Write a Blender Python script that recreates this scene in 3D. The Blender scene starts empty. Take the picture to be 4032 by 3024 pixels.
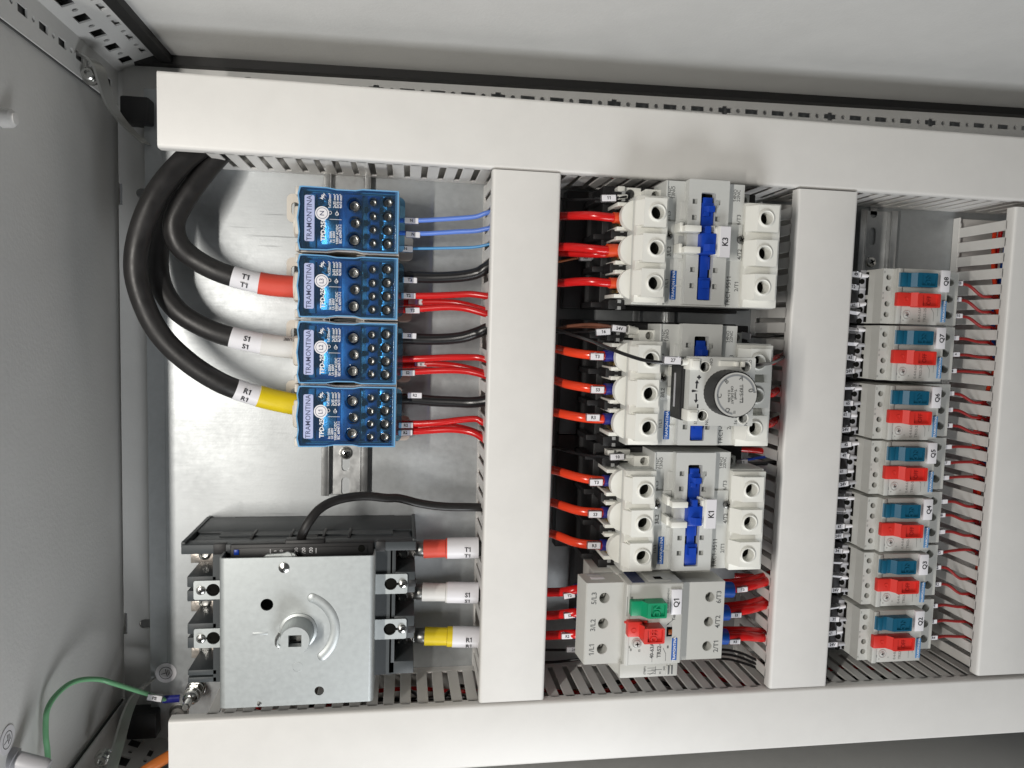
import bpy, bmesh, math, random
from mathutils import Vector, Matrix
from mathutils.geometry import tessellate_polygon
random.seed(7)
S = 0.00082                      # one drawing unit is 0.82 mm
C = bpy.context.scene.collection
sc = bpy.context.scene

# ------------------------------------------------------------------ camera
CAM = Vector((-95.44, 50.225, 702.97))
F = 2842.52                      # focal length in photo pixels (4032 wide)
R = Matrix(((0.98840695, 0.02851794, 0.14912554), (-0.01625335, 0.9964316, -0.08282447), (-0.15095538, 0.07944049, 0.98534343)))
cd = bpy.data.cameras.new("camera")
cam = bpy.data.objects.new("camera", cd); C.objects.link(cam)
cd.sensor_width = 36; cd.lens = F / 4032 * 36; cd.clip_start = 0.01; cd.clip_end = 50
cam.matrix_world = Matrix.Translation(CAM * S) @ R.transposed().to_4x4()
sc.camera = cam

# ------------------------------------------------------------------ light: the workshop lamp up and to the left, the dim room around
w = bpy.data.worlds.new("World"); sc.world = w; w.use_nodes = True
w.node_tree.nodes["Background"].inputs[0].default_value = (0.93, 0.97, 1.0, 1)
w.node_tree.nodes["Background"].inputs[1].default_value = 0.06
def lamp(name, loc, target, sx, sy, power, col):
    ld = bpy.data.lights.new(name, 'AREA'); ld.shape = 'RECTANGLE'; ld.size = sx * S; ld.size_y = sy * S
    ld.energy = power; ld.color = col
    lo = bpy.data.objects.new(name, ld); C.objects.link(lo); lo.location = Vector(loc) * S
    d = (Vector(target) - Vector(loc)).normalized()
    x = Vector((0, 1, 0)).cross(-d).normalized(); y = (-d).cross(x)
    lo.matrix_world = Matrix.Translation(Vector(loc) * S) @ Matrix((x, y, -d)).transposed().to_4x4()
    return lo
lamp("workshop_tube_lamp", (-545, -30, 900), (330, -40, 0), 24, 520, 5.5, (1.0, 0.955, 0.89))
lamp("soft_fill_lamp", (220, -1200, 900), (100, 60, 0), 560, 560, 9, (0.96, 0.98, 1.0))  # added fill lamp, no real window: lifts the roof and side panels
sc.view_settings.view_transform = 'Standard'; sc.view_settings.look = 'None'
sc.view_settings.exposure = -0.15; sc.view_settings.gamma = 1.0

# ------------------------------------------------------------------ pixel helpers: a photo pixel and a height give a point of the place
def U(u, v, z):
    d = R.transposed() @ Vector(((u - 2016) / F, -(v - 1512) / F, -1))
    return CAM + d * ((z - CAM.z) / d.z)
def Z(ox, oy, s):
    return lambda x, y, z: U(ox + x / s, oy + y / s, z)

# ------------------------------------------------------------------ materials
MATS = {}
def mat(name, col, rough=.5, metal=0., bump=0., bscale=300., var=0., vscale=40., spec=.5, coat=0., stretch=None, wear=0.):
    m = bpy.data.materials.new(name); m.use_nodes = True; nt = m.node_tree; N = nt.nodes; L = nt.links
    b = N["Principled BSDF"]
    b.inputs["Base Color"].default_value = (*col, 1); b.inputs["Roughness"].default_value = rough
    b.inputs["Metallic"].default_value = metal; b.inputs["Specular IOR Level"].default_value = spec
    b.inputs["Coat Weight"].default_value = coat
    if bump or var:
        tc = N.new("ShaderNodeTexCoord"); mp = N.new("ShaderNodeMapping"); L.new(tc.outputs["Object"], mp.inputs[0])
        if stretch: mp.inputs["Scale"].default_value = stretch
    if var:
        n = N.new("ShaderNodeTexNoise"); n.inputs["Scale"].default_value = vscale / S / 100; n.inputs["Detail"].default_value = 5; n.inputs["Roughness"].default_value = .65
        L.new(mp.outputs[0], n.inputs["Vector"])
        r = N.new("ShaderNodeMapRange"); r.inputs[1].default_value = .3; r.inputs[2].default_value = .7
        r.inputs[3].default_value = 1 - var; r.inputs[4].default_value = 1 + var * .6
        L.new(n.outputs[0], r.inputs[0])
        mx = N.new("ShaderNodeMix"); mx.data_type = 'RGBA'; mx.blend_type = 'MULTIPLY'; mx.inputs[0].default_value = 1
        mx.inputs[6].default_value = (*col, 1); L.new(r.outputs[0], mx.inputs[7]); L.new(mx.outputs[2], b.inputs["Base Color"])
        r2 = N.new("ShaderNodeMapRange"); r2.inputs[1].default_value = .3; r2.inputs[2].default_value = .7
        r2.inputs[3].default_value = max(.03, rough - var * .5); r2.inputs[4].default_value = min(1, rough + var * .5)
        L.new(n.outputs[0], r2.inputs[0]); L.new(r2.outputs[0], b.inputs["Roughness"])
    if bump:
        n2 = N.new("ShaderNodeTexNoise"); n2.inputs["Scale"].default_value = bscale / S / 100; n2.inputs["Detail"].default_value = 3
        L.new(mp.outputs[0], n2.inputs["Vector"])
        bp = N.new("ShaderNodeBump"); bp.inputs["Strength"].default_value = bump; bp.inputs["Distance"].default_value = S * .5
        L.new(n2.outputs[0], bp.inputs["Height"]); L.new(bp.outputs[0], b.inputs["Normal"])
    MATS[name] = m
    return m
mat("white_pvc", (.73, .72, .695), .42, bump=.12, bscale=60, var=.03, vscale=3)
mat("grey_paint", (.63, .63, .615), .5, bump=.35, bscale=35, var=.04, vscale=2)
mat("rail_shade", (.10, .10, .10), .6)  # dark sheets behind the rail slots, painted shade for the hollow
mat("zinc_plate", (.66, .68, .69), .34, .85, bump=.12, bscale=50, var=.16, vscale=9)
mat("zinc_bracket", (.50, .53, .53), .48, .7, bump=.06, bscale=90, var=.05, vscale=25)
mat("steel", (.62, .62, .60), .22, 1., var=.12, vscale=30)
mat("dark_steel", (.25, .25, .24), .35, .9)
mat("bracket_steel", (.42, .42, .40), .4, .85)
mat("brass", (.70, .50, .20), .3, 1.)
mat("tin", (.68, .62, .56), .35, 1., var=.2, vscale=12, bump=.3, bscale=60)
mat("rail_zinc", (.60, .61, .61), .33, .85, var=.10, vscale=12)
mat("breaker_grey", (.045, .052, .056), .5, bump=.2, bscale=120)
mat("black_plastic", (.010, .010, .011), .5, bump=.2, bscale=120)
mat("black_rubber", (.017, .016, .016), .45, bump=.15, bscale=40, var=.2, vscale=6)
mat("black_wire", (.012, .012, .013), .28)
mat("device_grey", (.58, .59, .57), .42, bump=.10, bscale=150, var=.02, vscale=5)
mat("device_white", (.80, .80, .75), .42, bump=.08, bscale=150)
mat("starter_grey", (.52, .52, .49), .45, bump=.14, bscale=150, var=.02, vscale=5)
mat("beige_plastic", (.70, .655, .585), .45, bump=.1, bscale=100)
mat("blue_plastic", (.008, .055, .42), .35)
mat("window_grey", (.33, .34, .34), .5)
mat("hole_black", (.008, .008, .007), .9, spec=.05)  # near-black that paints the shade inside holes, slots and screw recesses
mat("red_wire", (.60, .012, .012), .22)
mat("deep_red_wire", (.27, .010, .010), .35)
mat("orange_red_wire", (.78, .055, .018), .20)
mat("orange_sleeve", (.72, .07, .015), .4)
mat("blue_wire", (.12, .24, .72), .35)
mat("sky_wire", (.07, .30, .60), .35)
mat("brown_wire", (.16, .065, .04), .2)
mat("orange_wire", (.62, .17, .03), .4)
mat("green_wire", (.18, .45, .23), .45)
mat("ferrule_blue", (.015, .02, .20), .3)
mat("ferrule_mid_blue", (.008, .085, .42), .35)
mat("red_shrink", (.68, .075, .045), .5, bump=.2, bscale=15)
mat("white_shrink", (.70, .69, .67), .42, bump=.3, bscale=12)
mat("yellow_shrink", (.74, .56, .01), .42, bump=.2, bscale=12)
mat("label_white", (.78, .77, .80), .35)
mat("label_grey", (.42, .42, .44), .35)
mat("ink_black", (.02, .02, .025), .5)
mat("ink_grey", (.10, .105, .105), .5)
mat("ink_pale", (.20, .21, .20), .5)
mat("ink_white", (.80, .80, .82), .5)
mat("brand_blue", (.008, .10, .40), .4)
mat("brand_pale", (.10, .26, .50), .45)
mat("button_red", (.66, .035, .025), .42, bump=.1, bscale=100)
mat("button_green", (.0, .27, .12), .42, bump=.1, bscale=100)
mat("button_teal", (.005, .095, .17), .42, bump=.1, bscale=100)
mat("amber", (.42, .10, .01), .4)
mat("dial_grey", (.50, .50, .48), .45)
mat("dial_edge", (.23, .24, .25), .45)
mat("plate_lilac", (.42, .47, .72), .4)
mat("navy_ink", (.02, .03, .10), .5)
mat("gasket_black", (.012, .012, .012), .6)
mat("block_inside", (.06, .14, .30), .3)
def glassy(name, col, gloss_rough, gloss=0.10):
    m = bpy.data.materials.new(name); m.use_nodes = True; nt = m.node_tree; N = nt.nodes; L = nt.links
    N.remove(N["Principled BSDF"]); out = N["Material Output"]
    t = N.new("ShaderNodeBsdfTransparent"); t.inputs[0].default_value = (*col, 1)
    g = N.new("ShaderNodeBsdfGlossy"); g.inputs["Roughness"].default_value = gloss_rough
    lw = N.new("ShaderNodeFresnel"); lw.inputs[0].default_value = 1.5
    mx = N.new("ShaderNodeMixShader"); L.new(lw.outputs[0], mx.inputs[0]); L.new(t.outputs[0], mx.inputs[1]); L.new(g.outputs[0], mx.inputs[2])
    d = N.new("ShaderNodeBsdfDiffuse"); d.inputs[0].default_value = (*col, 1)
    m2 = N.new("ShaderNodeMixShader"); m2.inputs[0].default_value = gloss
    L.new(mx.outputs[0], m2.inputs[1]); L.new(d.outputs[0], m2.inputs[2]); L.new(m2.outputs[0], out.inputs[0])
    MATS[name] = m
glassy("blue_clear", (.50, .78, .98), .05, .03)
glassy("blue_edge", (.22, .50, .80), .15, .75)  # edge highlight put into the colour of the cover's top rim
glassy("blue_rim", (.24, .56, .92), .10, .25)
glassy("clear_sleeve", (.86, .86, .88), .1, .10)

# galvanised mounting plate: spangle, scratches running obliquely
def plate_material():
    m = mat("mounting_zinc", (.44, .46, .47), .46, .72, bump=.08, bscale=60, var=.07, vscale=16)
    nt = m.node_tree; N = nt.nodes; L = nt.links; b = N["Principled BSDF"]
    tc = N.new("ShaderNodeTexCoord"); mp = N.new("ShaderNodeMapping"); mp.inputs["Scale"].default_value = (4 / S / 100, 70 / S / 100, 1)
    mp.inputs["Rotation"].default_value = (0, 0, .0); L.new(tc.outputs["Object"], mp.inputs[0])
    n = N.new("ShaderNodeTexNoise"); n.inputs["Scale"].default_value = 1; n.inputs["Detail"].default_value = 4; L.new(mp.outputs[0], n.inputs[0])
    ad = N.new("ShaderNodeMath"); ad.operation = 'MULTIPLY_ADD'; ad.inputs[1].default_value = .07; L.new(n.outputs[0], ad.inputs[0])
    src = b.inputs["Roughness"].links[0].from_socket; L.new(src, ad.inputs[2])
    pn = N.new("ShaderNodeTexNoise"); pn.inputs["Scale"].default_value = 1.1 / S / 100; pn.inputs["Detail"].default_value = 3; L.new(tc.outputs["Object"], pn.inputs[0])
    a2 = N.new("ShaderNodeMath"); a2.operation = 'MULTIPLY_ADD'; a2.inputs[1].default_value = .26; L.new(pn.outputs[0], a2.inputs[0]); L.new(ad.outputs[0], a2.inputs[2])
    m2 = N.new("ShaderNodeMapping"); m2.inputs["Rotation"].default_value = (0, 0, .72); m2.inputs["Scale"].default_value = (1.0 / S / 100, 26 / S / 100, 1); L.new(tc.outputs["Object"], m2.inputs[0])
    sn = N.new("ShaderNodeTexNoise"); sn.inputs["Scale"].default_value = 1; sn.inputs["Detail"].default_value = 5; L.new(m2.outputs[0], sn.inputs[0])
    cr = N.new("ShaderNodeMapRange"); cr.inputs[1].default_value = .66; cr.inputs[2].default_value = .74; cr.inputs[3].default_value = 0; cr.inputs[4].default_value = .22; L.new(sn.outputs[0], cr.inputs[0])
    a3 = N.new("ShaderNodeMath"); a3.operation = 'ADD'; L.new(a2.outputs[0], a3.inputs[0]); L.new(cr.outputs[0], a3.inputs[1])
    a4 = N.new("ShaderNodeMath"); a4.operation = 'SUBTRACT'; a4.inputs[1].default_value = .15; L.new(a3.outputs[0], a4.inputs[0]); L.new(a4.outputs[0], b.inputs["Roughness"])
plate_material()

# ------------------------------------------------------------------ mesh builder (drawing units)
def rect(x0, x1, y0, y1, r=0, n=4):
    if r <= 0: return [(x0, y0), (x1, y0), (x1, y1), (x0, y1)]
    p = []
    for cx, cy, a in ((x1 - r, y0 + r, -90), (x1 - r, y1 - r, 0), (x0 + r, y1 - r, 90), (x0 + r, y0 + r, 180)):
        for k in range(n + 1):
            t = math.radians(a + 90 * k / n); p.append((cx + r * math.cos(t), cy + r * math.sin(t)))
    return p
def circ(cx, cy, r, n=20, ry=None):
    return [(cx + r * math.cos(2 * math.pi * k / n), cy + (ry or r) * math.sin(2 * math.pi * k / n)) for k in range(n)]
def spline(pts, seg=6):
    pts = [Vector(p) for p in pts]
    if len(pts) < 3: return pts
    P = [pts[0] * 2 - pts[1]] + pts + [pts[-1] * 2 - pts[-2]]; out = []
    for i in range(1, len(P) - 2):
        a, b, c, d = P[i - 1], P[i], P[i + 1], P[i + 2]
        for k in range(seg):
            t = k / seg
            out.append(.5 * ((2 * b) + (c - a) * t + (2 * a - 5 * b + 4 * c - d) * t * t + (3 * b - a - 3 * c + d) * t ** 3))
    return out + [pts[-1]]
class M:
    def __init__(s): s.v = []; s.f = []; s.mi = []; s.mats = []; s.T = None
    def m(s, name):
        if name not in s.mats: s.mats.append(name)
        return s.mats.index(name)
    def add(s, verts, faces, mn):
        o = len(s.v); k = s.m(mn)
        s.v += [tuple(s.T @ Vector(p)) if s.T else tuple(p) for p in verts]
        for f in faces: s.f.append([i + o for i in f]); s.mi.append(k)
        return s
    def box(s, x0, x1, y0, y1, z0, z1, mn, b=.5, seg=2):
        if x1 < x0: x0, x1 = x1, x0
        if y1 < y0: y0, y1 = y1, y0
        b = min(b, (x1 - x0) * .45, (y1 - y0) * .45, (z1 - z0) * .45)
        if b <= 0:
            v = [(x, y, z) for z in (z0, z1) for y in (y0, y1) for x in (x0, x1)]
            return s.add(v, [(0, 2, 3, 1), (4, 5, 7, 6), (0, 1, 5, 4), (2, 6, 7, 3), (0, 4, 6, 2), (1, 3, 7, 5)], mn)
        bm = bmesh.new(); bmesh.ops.create_cube(bm, size=1)
        for p in bm.verts: p.co = Vector(((x0 + x1) / 2 + p.co.x * (x1 - x0), (y0 + y1) / 2 + p.co.y * (y1 - y0), (z0 + z1) / 2 + p.co.z * (z1 - z0)))
        bmesh.ops.bevel(bm, geom=bm.edges[:], offset=b, segments=seg, affect='EDGES', profile=.5)
        bm.verts.index_update(); r = s.add([p.co.copy() for p in bm.verts], [[p.index for p in f.verts] for f in bm.faces], mn); bm.free(); return r
    def prism(s, poly, z0, z1, mn, holes=(), top=None, cap_bottom=True):
        loops = [list(poly)] + [list(h) for h in holes]
        def area(p): return sum(p[i][0] * p[(i + 1) % len(p)][1] - p[(i + 1) % len(p)][0] * p[i][1] for i in range(len(p)))
        if area(loops[0]) < 0: loops[0].reverse()
        for h in loops[1:]:
            if area(h) > 0: h.reverse()
        flat = [p for l in loops for p in l]; n = len(flat)
        tri = tessellate_polygon([[Vector((p[0], p[1], 0)) for p in l] for l in loops])
        F_ = []
        for t in tri:
            a, b, c = t
            pa, pb, pc = flat[a], flat[b], flat[c]
            if (pb[0] - pa[0]) * (pc[1] - pa[1]) - (pb[1] - pa[1]) * (pc[0] - pa[0]) < 0: a, c = c, a
            F_.append((a + n, b + n, c + n))
            if cap_bottom: F_.append((c, b, a))
        o = 0
        for l in loops:
            k = len(l)
            for i in range(k):
                j = (i + 1) % k; F_.append((o + i, o + j, o + j + n, o + i + n))
            o += k
        return s.add([(p[0], p[1], z0) for p in flat] + [(p[0], p[1], z1) for p in flat], F_, mn)
    def lathe(s, c, prof, mn, n=24, ax='z', cap=True):
        vs = []; fs = []
        for r, h in prof:
            for k in range(n):
                t = 2 * math.pi * k / n; a, b = r * math.cos(t), r * math.sin(t)
                vs.append({'z': (c[0] + a, c[1] + b, c[2] + h), 'x': (c[0] + h, c[1] + a, c[2] + b), 'y': (c[0] + b, c[1] + h, c[2] + a)}[ax])
        for i in range(len(prof) - 1):
            for k in range(n):
                j = (k + 1) % n; fs.append((i * n + k, i * n + j, (i + 1) * n + j, (i + 1) * n + k))
        if cap:
            if prof[0][0] > 0: fs.append(tuple(range(n))[::-1])
            if prof[-1][0] > 0: fs.append(tuple(range((len(prof) - 1) * n, len(prof) * n)))
        return s.add(vs, fs, mn)
    def tube(s, pts, r, mn, n=12, seg=6, flat=1., smooth=True):
        P = spline(pts, seg) if smooth else [Vector(p) for p in pts]
        rs = r if isinstance(r, (list, tuple)) else None
        up = Vector((0, 0, 1)); vs = []; fs = []; prev = None
        for i, p in enumerate(P):
            t = (P[min(i + 1, len(P) - 1)] - P[max(i - 1, 0)]).normalized()
            if prev is None:
                side = t.cross(up)
                if side.length < .1: side = t.cross(Vector((0, 1, 0)))
                side.normalize()
            else: side = (prev - t * prev.dot(t)).normalized()
            prev = side; nn = side.cross(t)
            rr = r if rs is None else rs[0] + (rs[1] - rs[0]) * i / (len(P) - 1)
            for k in range(n):
                a = 2 * math.pi * k / n; vs.append(p + side * rr * math.cos(a) + nn * rr * flat * math.sin(a))
        for i in range(len(P) - 1):
            for k in range(n):
                j = (k + 1) % n; fs.append((i * n + k, i * n + j, (i + 1) * n + j, (i + 1) * n + k))
        fs.append(tuple(range(n))[::-1]); fs.append(tuple(range((len(P) - 1) * n, len(P) * n)))
        return s.add(vs, fs, mn)
    def wedge(s, pts, y0, y1, mn):          # an x-z outline swept along y
        n = len(pts); v = [(p[0], y0, p[1]) for p in pts] + [(p[0], y1, p[1]) for p in pts]
        f = [tuple(range(n)), tuple(range(n, 2 * n))[::-1]] + [(i, i + n, (i + 1) % n + n, (i + 1) % n) for i in range(n)]
        return s.add(v, f, mn)
    def screw(s, c, r, mn="steel", ax='z', cross=True, rot=.5):
        s.lathe(c, [(r, 0), (r, r * .25), (r * .9, r * .5), (r * .55, r * .66), (0.01, r * .7)], mn, 18, ax)
        if cross and ax == 'z':
            for a in (rot, rot + math.pi / 2):
                T = s.T; base = T if T else Matrix.Identity(4)
                s.T = base @ Matrix.Translation(Vector(c)) @ Matrix.Rotation(a, 4, 'Z')
                s.box(-r * .55, r * .55, -r * .12, r * .12, r * .5, r * .74, "hole_black", 0)
                s.T = T
        return s
    def mesh(s, name, angle=32):
        me = bpy.data.meshes.new(name)
        me.from_pydata([Vector(p) * S for p in s.v], [], s.f)
        for n in s.mats: me.materials.append(MATS[n])
        me.polygons.foreach_set("material_index", s.mi)
        me.validate(); me.update()
        bm = bmesh.new(); bm.from_mesh(me); bmesh.ops.recalc_face_normals(bm, faces=bm.faces[:]); bm.to_mesh(me); bm.free()
        me.shade_smooth(); me.set_sharp_from_angle(angle=math.radians(angle))
        return me
    def obj(s, name, parent=None, loc=(0, 0, 0), angle=32):
        o = bpy.data.objects.new(name, s.mesh(name, angle)); C.objects.link(o)
        o.location = Vector(loc) * S; o.parent = parent
        return o
def tag(o, label=None, cat=None, group=None, kind=None):
    if label: o["label"] = label
    if cat: o["category"] = cat
    if group: o["group"] = group
    if kind: o["kind"] = kind
    return o
def thing(name, label, cat, loc=(0, 0, 0), group=None):
    o = bpy.data.objects.new(name, None); C.objects.link(o); o.empty_display_size = .01
    o.location = Vector(loc) * S
    return tag(o, label, cat, group)
def dup(root, loc, label):
    r = root.copy(); C.objects.link(r); r.location = Vector(loc) * S; r["label"] = label
    for ch in root.children:
        c = ch.copy(); C.objects.link(c); c.parent = r
        for g in ch.children:
            d = g.copy(); C.objects.link(d); d.parent = c
    return r
TXT = {}
def flag_ones(me):
    """give the plain upright figure 1 of the built-in face its flag"""
    par = list(range(len(me.vertices)))
    def find(a):
        while par[a] != a: par[a] = par[par[a]]; a = par[a]
        return a
    for e in me.edges: par[find(e.vertices[0])] = find(e.vertices[1])
    comp = {}
    for p in me.vertices: comp.setdefault(find(p.index), []).append(p.co)
    top = max(p.co.y for p in me.vertices) - min(p.co.y for p in me.vertices)
    bm = bmesh.new(); bm.from_mesh(me)
    for c in comp.values():
        x0, x1 = min(p.x for p in c), max(p.x for p in c); y0, y1 = min(p.y for p in c), max(p.y for p in c); z = max(p.z for p in c); h = y1 - y0
        if h > .5 * top and (x1 - x0) < .24 * h:
            q = [(x0 - .26 * h, y1 - .24 * h), (x0 - .26 * h, y1 - .37 * h), (x0 + .02 * h, y1 - .19 * h), (x0 + .02 * h, y1)]
            bm.faces.new([bm.verts.new((a, b, z + 2e-5)) for a, b in q])
    bm.to_mesh(me); bm.free()
def text(s, pos, size, mn, parent, rot=90, bold=0., name="lettering", sx=1., ext=0.):
    key = (s, size, mn, bold, sx, ext)
    if key not in TXT:
        cu = bpy.data.curves.new("lettering", 'FONT'); cu.body = s; cu.size = size * S; cu.align_x = 'CENTER'; cu.align_y = 'CENTER'
        cu.resolution_u = 2; cu.offset = (bold + .05) * S; cu.extrude = ext * S
        ob = bpy.data.objects.new("lettering", cu); C.objects.link(ob)
        me = bpy.data.meshes.new_from_object(ob); C.objects.unlink(ob); bpy.data.objects.remove(ob)
        if sx != 1.:
            for p in me.vertices: p.co.x *= sx
        if '1' in s and not set(s) & set('Il|') and len(s) < 12: flag_ones(me)
        me.materials.clear(); me.materials.append(MATS[mn]); TXT[key] = me
    o = bpy.data.objects.new(name, TXT[key]); C.objects.link(o)
    o.location = Vector(pos) * S; o.rotation_euler = (0, 0, math.radians(rot)); o.parent = parent
    return o
ANG = Matrix.Rotation

# ================================================================== THE CABINET SHELL
cab = thing("electrical_cabinet", "grey painted steel cabinet shell framing the whole wiring panel", "cabinet", (-360, 0, -30))
CO = Vector((-360, 0, -30))
def cabpart(m, name): return m.obj(name, cab, -CO)
SL = .0185                                             # the shell's long side runs 1 degree off the ducts
def gy(x, y0): return y0 + SL * (x + 330)
m = M(); m.box(-362, -359.5, -420, 330, -34, 203, "grey_paint", .4); roof = cabpart(m, "roof_panel")
m = M(); m.box(-362, 620, -420, 330, -66, -63, "grey_paint", .4); cabpart(m, "rear_panel")
# upper side panel, slightly skewed, with the black gasket at its foot
m = M(); m.add([(-358, gy(-358, 286), -34), (640, gy(640, 286), -34), (640, gy(640, 286), 225), (-358, gy(-358, 286), 225),
                (-358, gy(-358, 289), -34), (640, gy(640, 289), -34), (640, gy(640, 289), 225), (-358, gy(-358, 289), 225)],
               [(0, 1, 2, 3), (4, 7, 6, 5), (0, 4, 5, 1), (3, 2, 6, 7), (0, 3, 7, 4), (1, 5, 6, 2)], "grey_paint"); cabpart(m, "side_panel")
m = M(); m.add([(-357, gy(-357, 277), -22), (640, gy(640, 278), -22), (640, gy(640, 286), -22), (-357, gy(-357, 286), -22),
                (-357, gy(-357, 278), -12), (640, gy(640, 279), -12), (640, gy(640, 286), -12), (-357, gy(-357, 286), -12)],
               [(0, 3, 2, 1), (4, 5, 6, 7), (0, 1, 5, 4), (2, 3, 7, 6), (0, 4, 7, 3), (1, 2, 6, 5)], "gasket_black"); cabpart(m, "gasket")
m = M(); m.box(-358, 640, -400, -397, -34, 108, "grey_paint", .4); cabpart(m, "side_panel")
# perforated rear rail above the upper duct: oblong slots, round holes between, every fourth slot with a round middle
def rail_holes(x0, x1, yc, first, ph):
    H = []; i = 0; x = first
    while x < x1 - 10:
        if x > x0 + 10:
            y = yc(x)
            if (i + ph) % 4 == 0:
                H.append([(x - 7, y - 2.4), (x - 3, y - 2.4), (x - 2.4, y - 4.2), (x + 2.4, y - 4.2), (x + 3, y - 2.4), (x + 7, y - 2.4), (x + 7, y + 2.4), (x + 3, y + 2.4), (x + 2.4, y + 4.2), (x - 2.4, y + 4.2), (x - 3, y + 2.4), (x - 7, y + 2.4)])
            else: H.append(rect(x - 7, x + 7, y - 2.4, y + 2.4))
            H.append(circ(x + 14.7, yc(x + 14.7), 2.3, 12))
        x += 29.4; i += 1
    return H
m = M(); m.prism([(-350, 236), (620, 250), (620, gy(620, 278)), (-350, gy(-350, 278))], -22, -20, "grey_paint", rail_holes(-350, 615, lambda x: 276.3 + .0165 * (x - 111), -300.5, 2)); cabpart(m, "frame_rail")
# top rear rail: the plain band at the far left, notched at its edge
m = M(); m.prism([(-357, -400), (-318, -400), (-318, 283), (-356, 283), (-356, 171.5), (-353, 171.5), (-353, 151.8), (-356.3, 151.8), (-357, -236.3), (-354, -236.3), (-354, -257), (-357.3, -257)], -23.2, -21.2, "grey_paint",
               [rect(-343, -330, -252, -243, 4, 3), rect(-341, -330, 159, 168, 4, 3)]); cabpart(m, "frame_rail")
# two deep rails that run towards the camera in the corners, perforated on both faces
def deep_rail(y_in, y_mid, y_far, rows):
    sg = 1 if y_far > y_mid else -1
    m = M(); lo, hi = min(y_in, y_mid), max(y_in, y_mid); H = []; z = -6
    while z < 225:
        if rows: H.append(rect(z, z + 13, (lo + hi) / 2 - 3.2, (lo + hi) / 2 + 3.2)); H.append(circ(z + 21, (lo + hi) / 2, 2.1, 10))
        z += 29.4
    m.T = Matrix(((0, 0, 1, 0), (0, 1, 0, 0), (1, 0, 0, 0), (0, 0, 0, 1)))
    m.prism(rect(-20, 240, lo, hi), -356.5, -355, "grey_paint", H)
    e = Vector((41, y_far - y_mid, 0)); L = e.length; e.normalize(); n_ = Vector((-e.y, e.x, 0))
    if n_.y * sg < 0: n_ = -n_
    H = []; z = -10
    while z < 225:
        H.append(rect(z, z + 13, L * .2, L * .42)); H.append(circ(z + 21, L * .33, 2.4, 10))
        H.append(rect(z + 9, z + 20, L * .66, L * .76)); H.append(circ(z + 27.5, L * .7, 2, 10)); z += 29.4
    m.T = Matrix(((0, e.x, n_.x, -355), (0, e.y, n_.y, y_mid), (1, 0, 0, 0), (0, 0, 0, 1)))
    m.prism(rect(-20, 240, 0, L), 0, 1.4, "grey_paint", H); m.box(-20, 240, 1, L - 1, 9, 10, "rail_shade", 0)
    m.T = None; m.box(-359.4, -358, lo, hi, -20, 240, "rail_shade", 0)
    return cabpart(m, "depth_rail")
deep_rail(240, 271, 288, True)
deep_rail(-321, -352, -368, False)
m = M(); m.box(-317, -306, 279.5, 286.5, -12, 240, "gasket_black", .8); cabpart(m, "gasket")
# plate on the mounting side
m = M(); m.prism(rect(-311, 600, -352, 252), -3, 0, "mounting_zinc"); m.prism(rect(-326.5, -311.3, -352, 252), -3.4, -.5, "mounting_zinc")
tag(m.obj("mounting_plate"), "galvanised sheet steel mounting plate behind all the devices", None, None, "structure")
# corner brackets
def corner_bracket(pts, w0, label, bolt, blk, cat="bracket"):
    t = thing("corner_bracket", label, cat, pts[0], "brackets in the cabinet corners"); o = Vector(pts[0])
    m = M(); P = spline(pts, 5); v = []; f = []
    for p in P:
        for dx, dz in ((-w0 * .35, w0), (-w0 * .35 + 2, w0 + .4), (w0 * .35 + 2, -w0 * .2), (w0 * .35, -w0 * .6)): v.append((p.x + dx - o.x, p.y - o.y, p.z + dz - o.z))
    for i in range(len(P) - 1):
        for k in range(4): f.append((i * 4 + k, i * 4 + (k + 1) % 4, i * 4 + 4 + (k + 1) % 4, i * 4 + 4 + k))
    f += [(0, 1, 2, 3), (len(P) * 4 - 1, len(P) * 4 - 2, len(P) * 4 - 3, len(P) * 4 - 4)]
    m.add(v, f, "bracket_steel"); m.obj("arm", t)
    m = M(); b = Vector(bolt) - o
    m.lathe(b, [(7.2, 0), (7.2, 3), (5.2, 3.3), (5.2, 8), (4.2, 9), (2.6, 9), (2.5, 6.5), (.01, 6.5)], "steel", 18, 'z'); m.obj("bolt", t)
    m = M(); m.box(blk[0] - o.x, blk[1] - o.x, blk[2] - o.y, blk[3] - o.y, blk[4] - o.z, blk[5] - o.z, "black_plastic", 2); m.obj("rubber_block", t)
    return t
corner_bracket([(-357, 256, 62), (-348, 255, 61), (-342, 249, 58), (-341, 238, 50), (-341, 226, 36), (-336, 214, 16), (-324, 202, 3)], 7,
               "bent steel bracket with a hex bolt in the upper left cabinet corner", (-349, 243, 52), (-342, -318, 219, 241, -8, 14))
corner_bracket([(-325, -291, 4), (-334, -298, 16), (-336, -308, 34), (-334, -320, 58), (-329, -328, 92)], 8,
               "bent steel bracket beside the green earth wire in the lower left corner", (-341, -325, 70), (-345, -318, -346, -321, -8, 12))
tag(M().lathe((0, 0, 0), [(.01, 9), (4, 8.5), (6, 6), (6.5, 0)], "white_shrink", 16, 'x').obj("roof_plug", None, (-359.5, 178, 168)), "round white plastic plug set in the grey roof panel", "plug")

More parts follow.
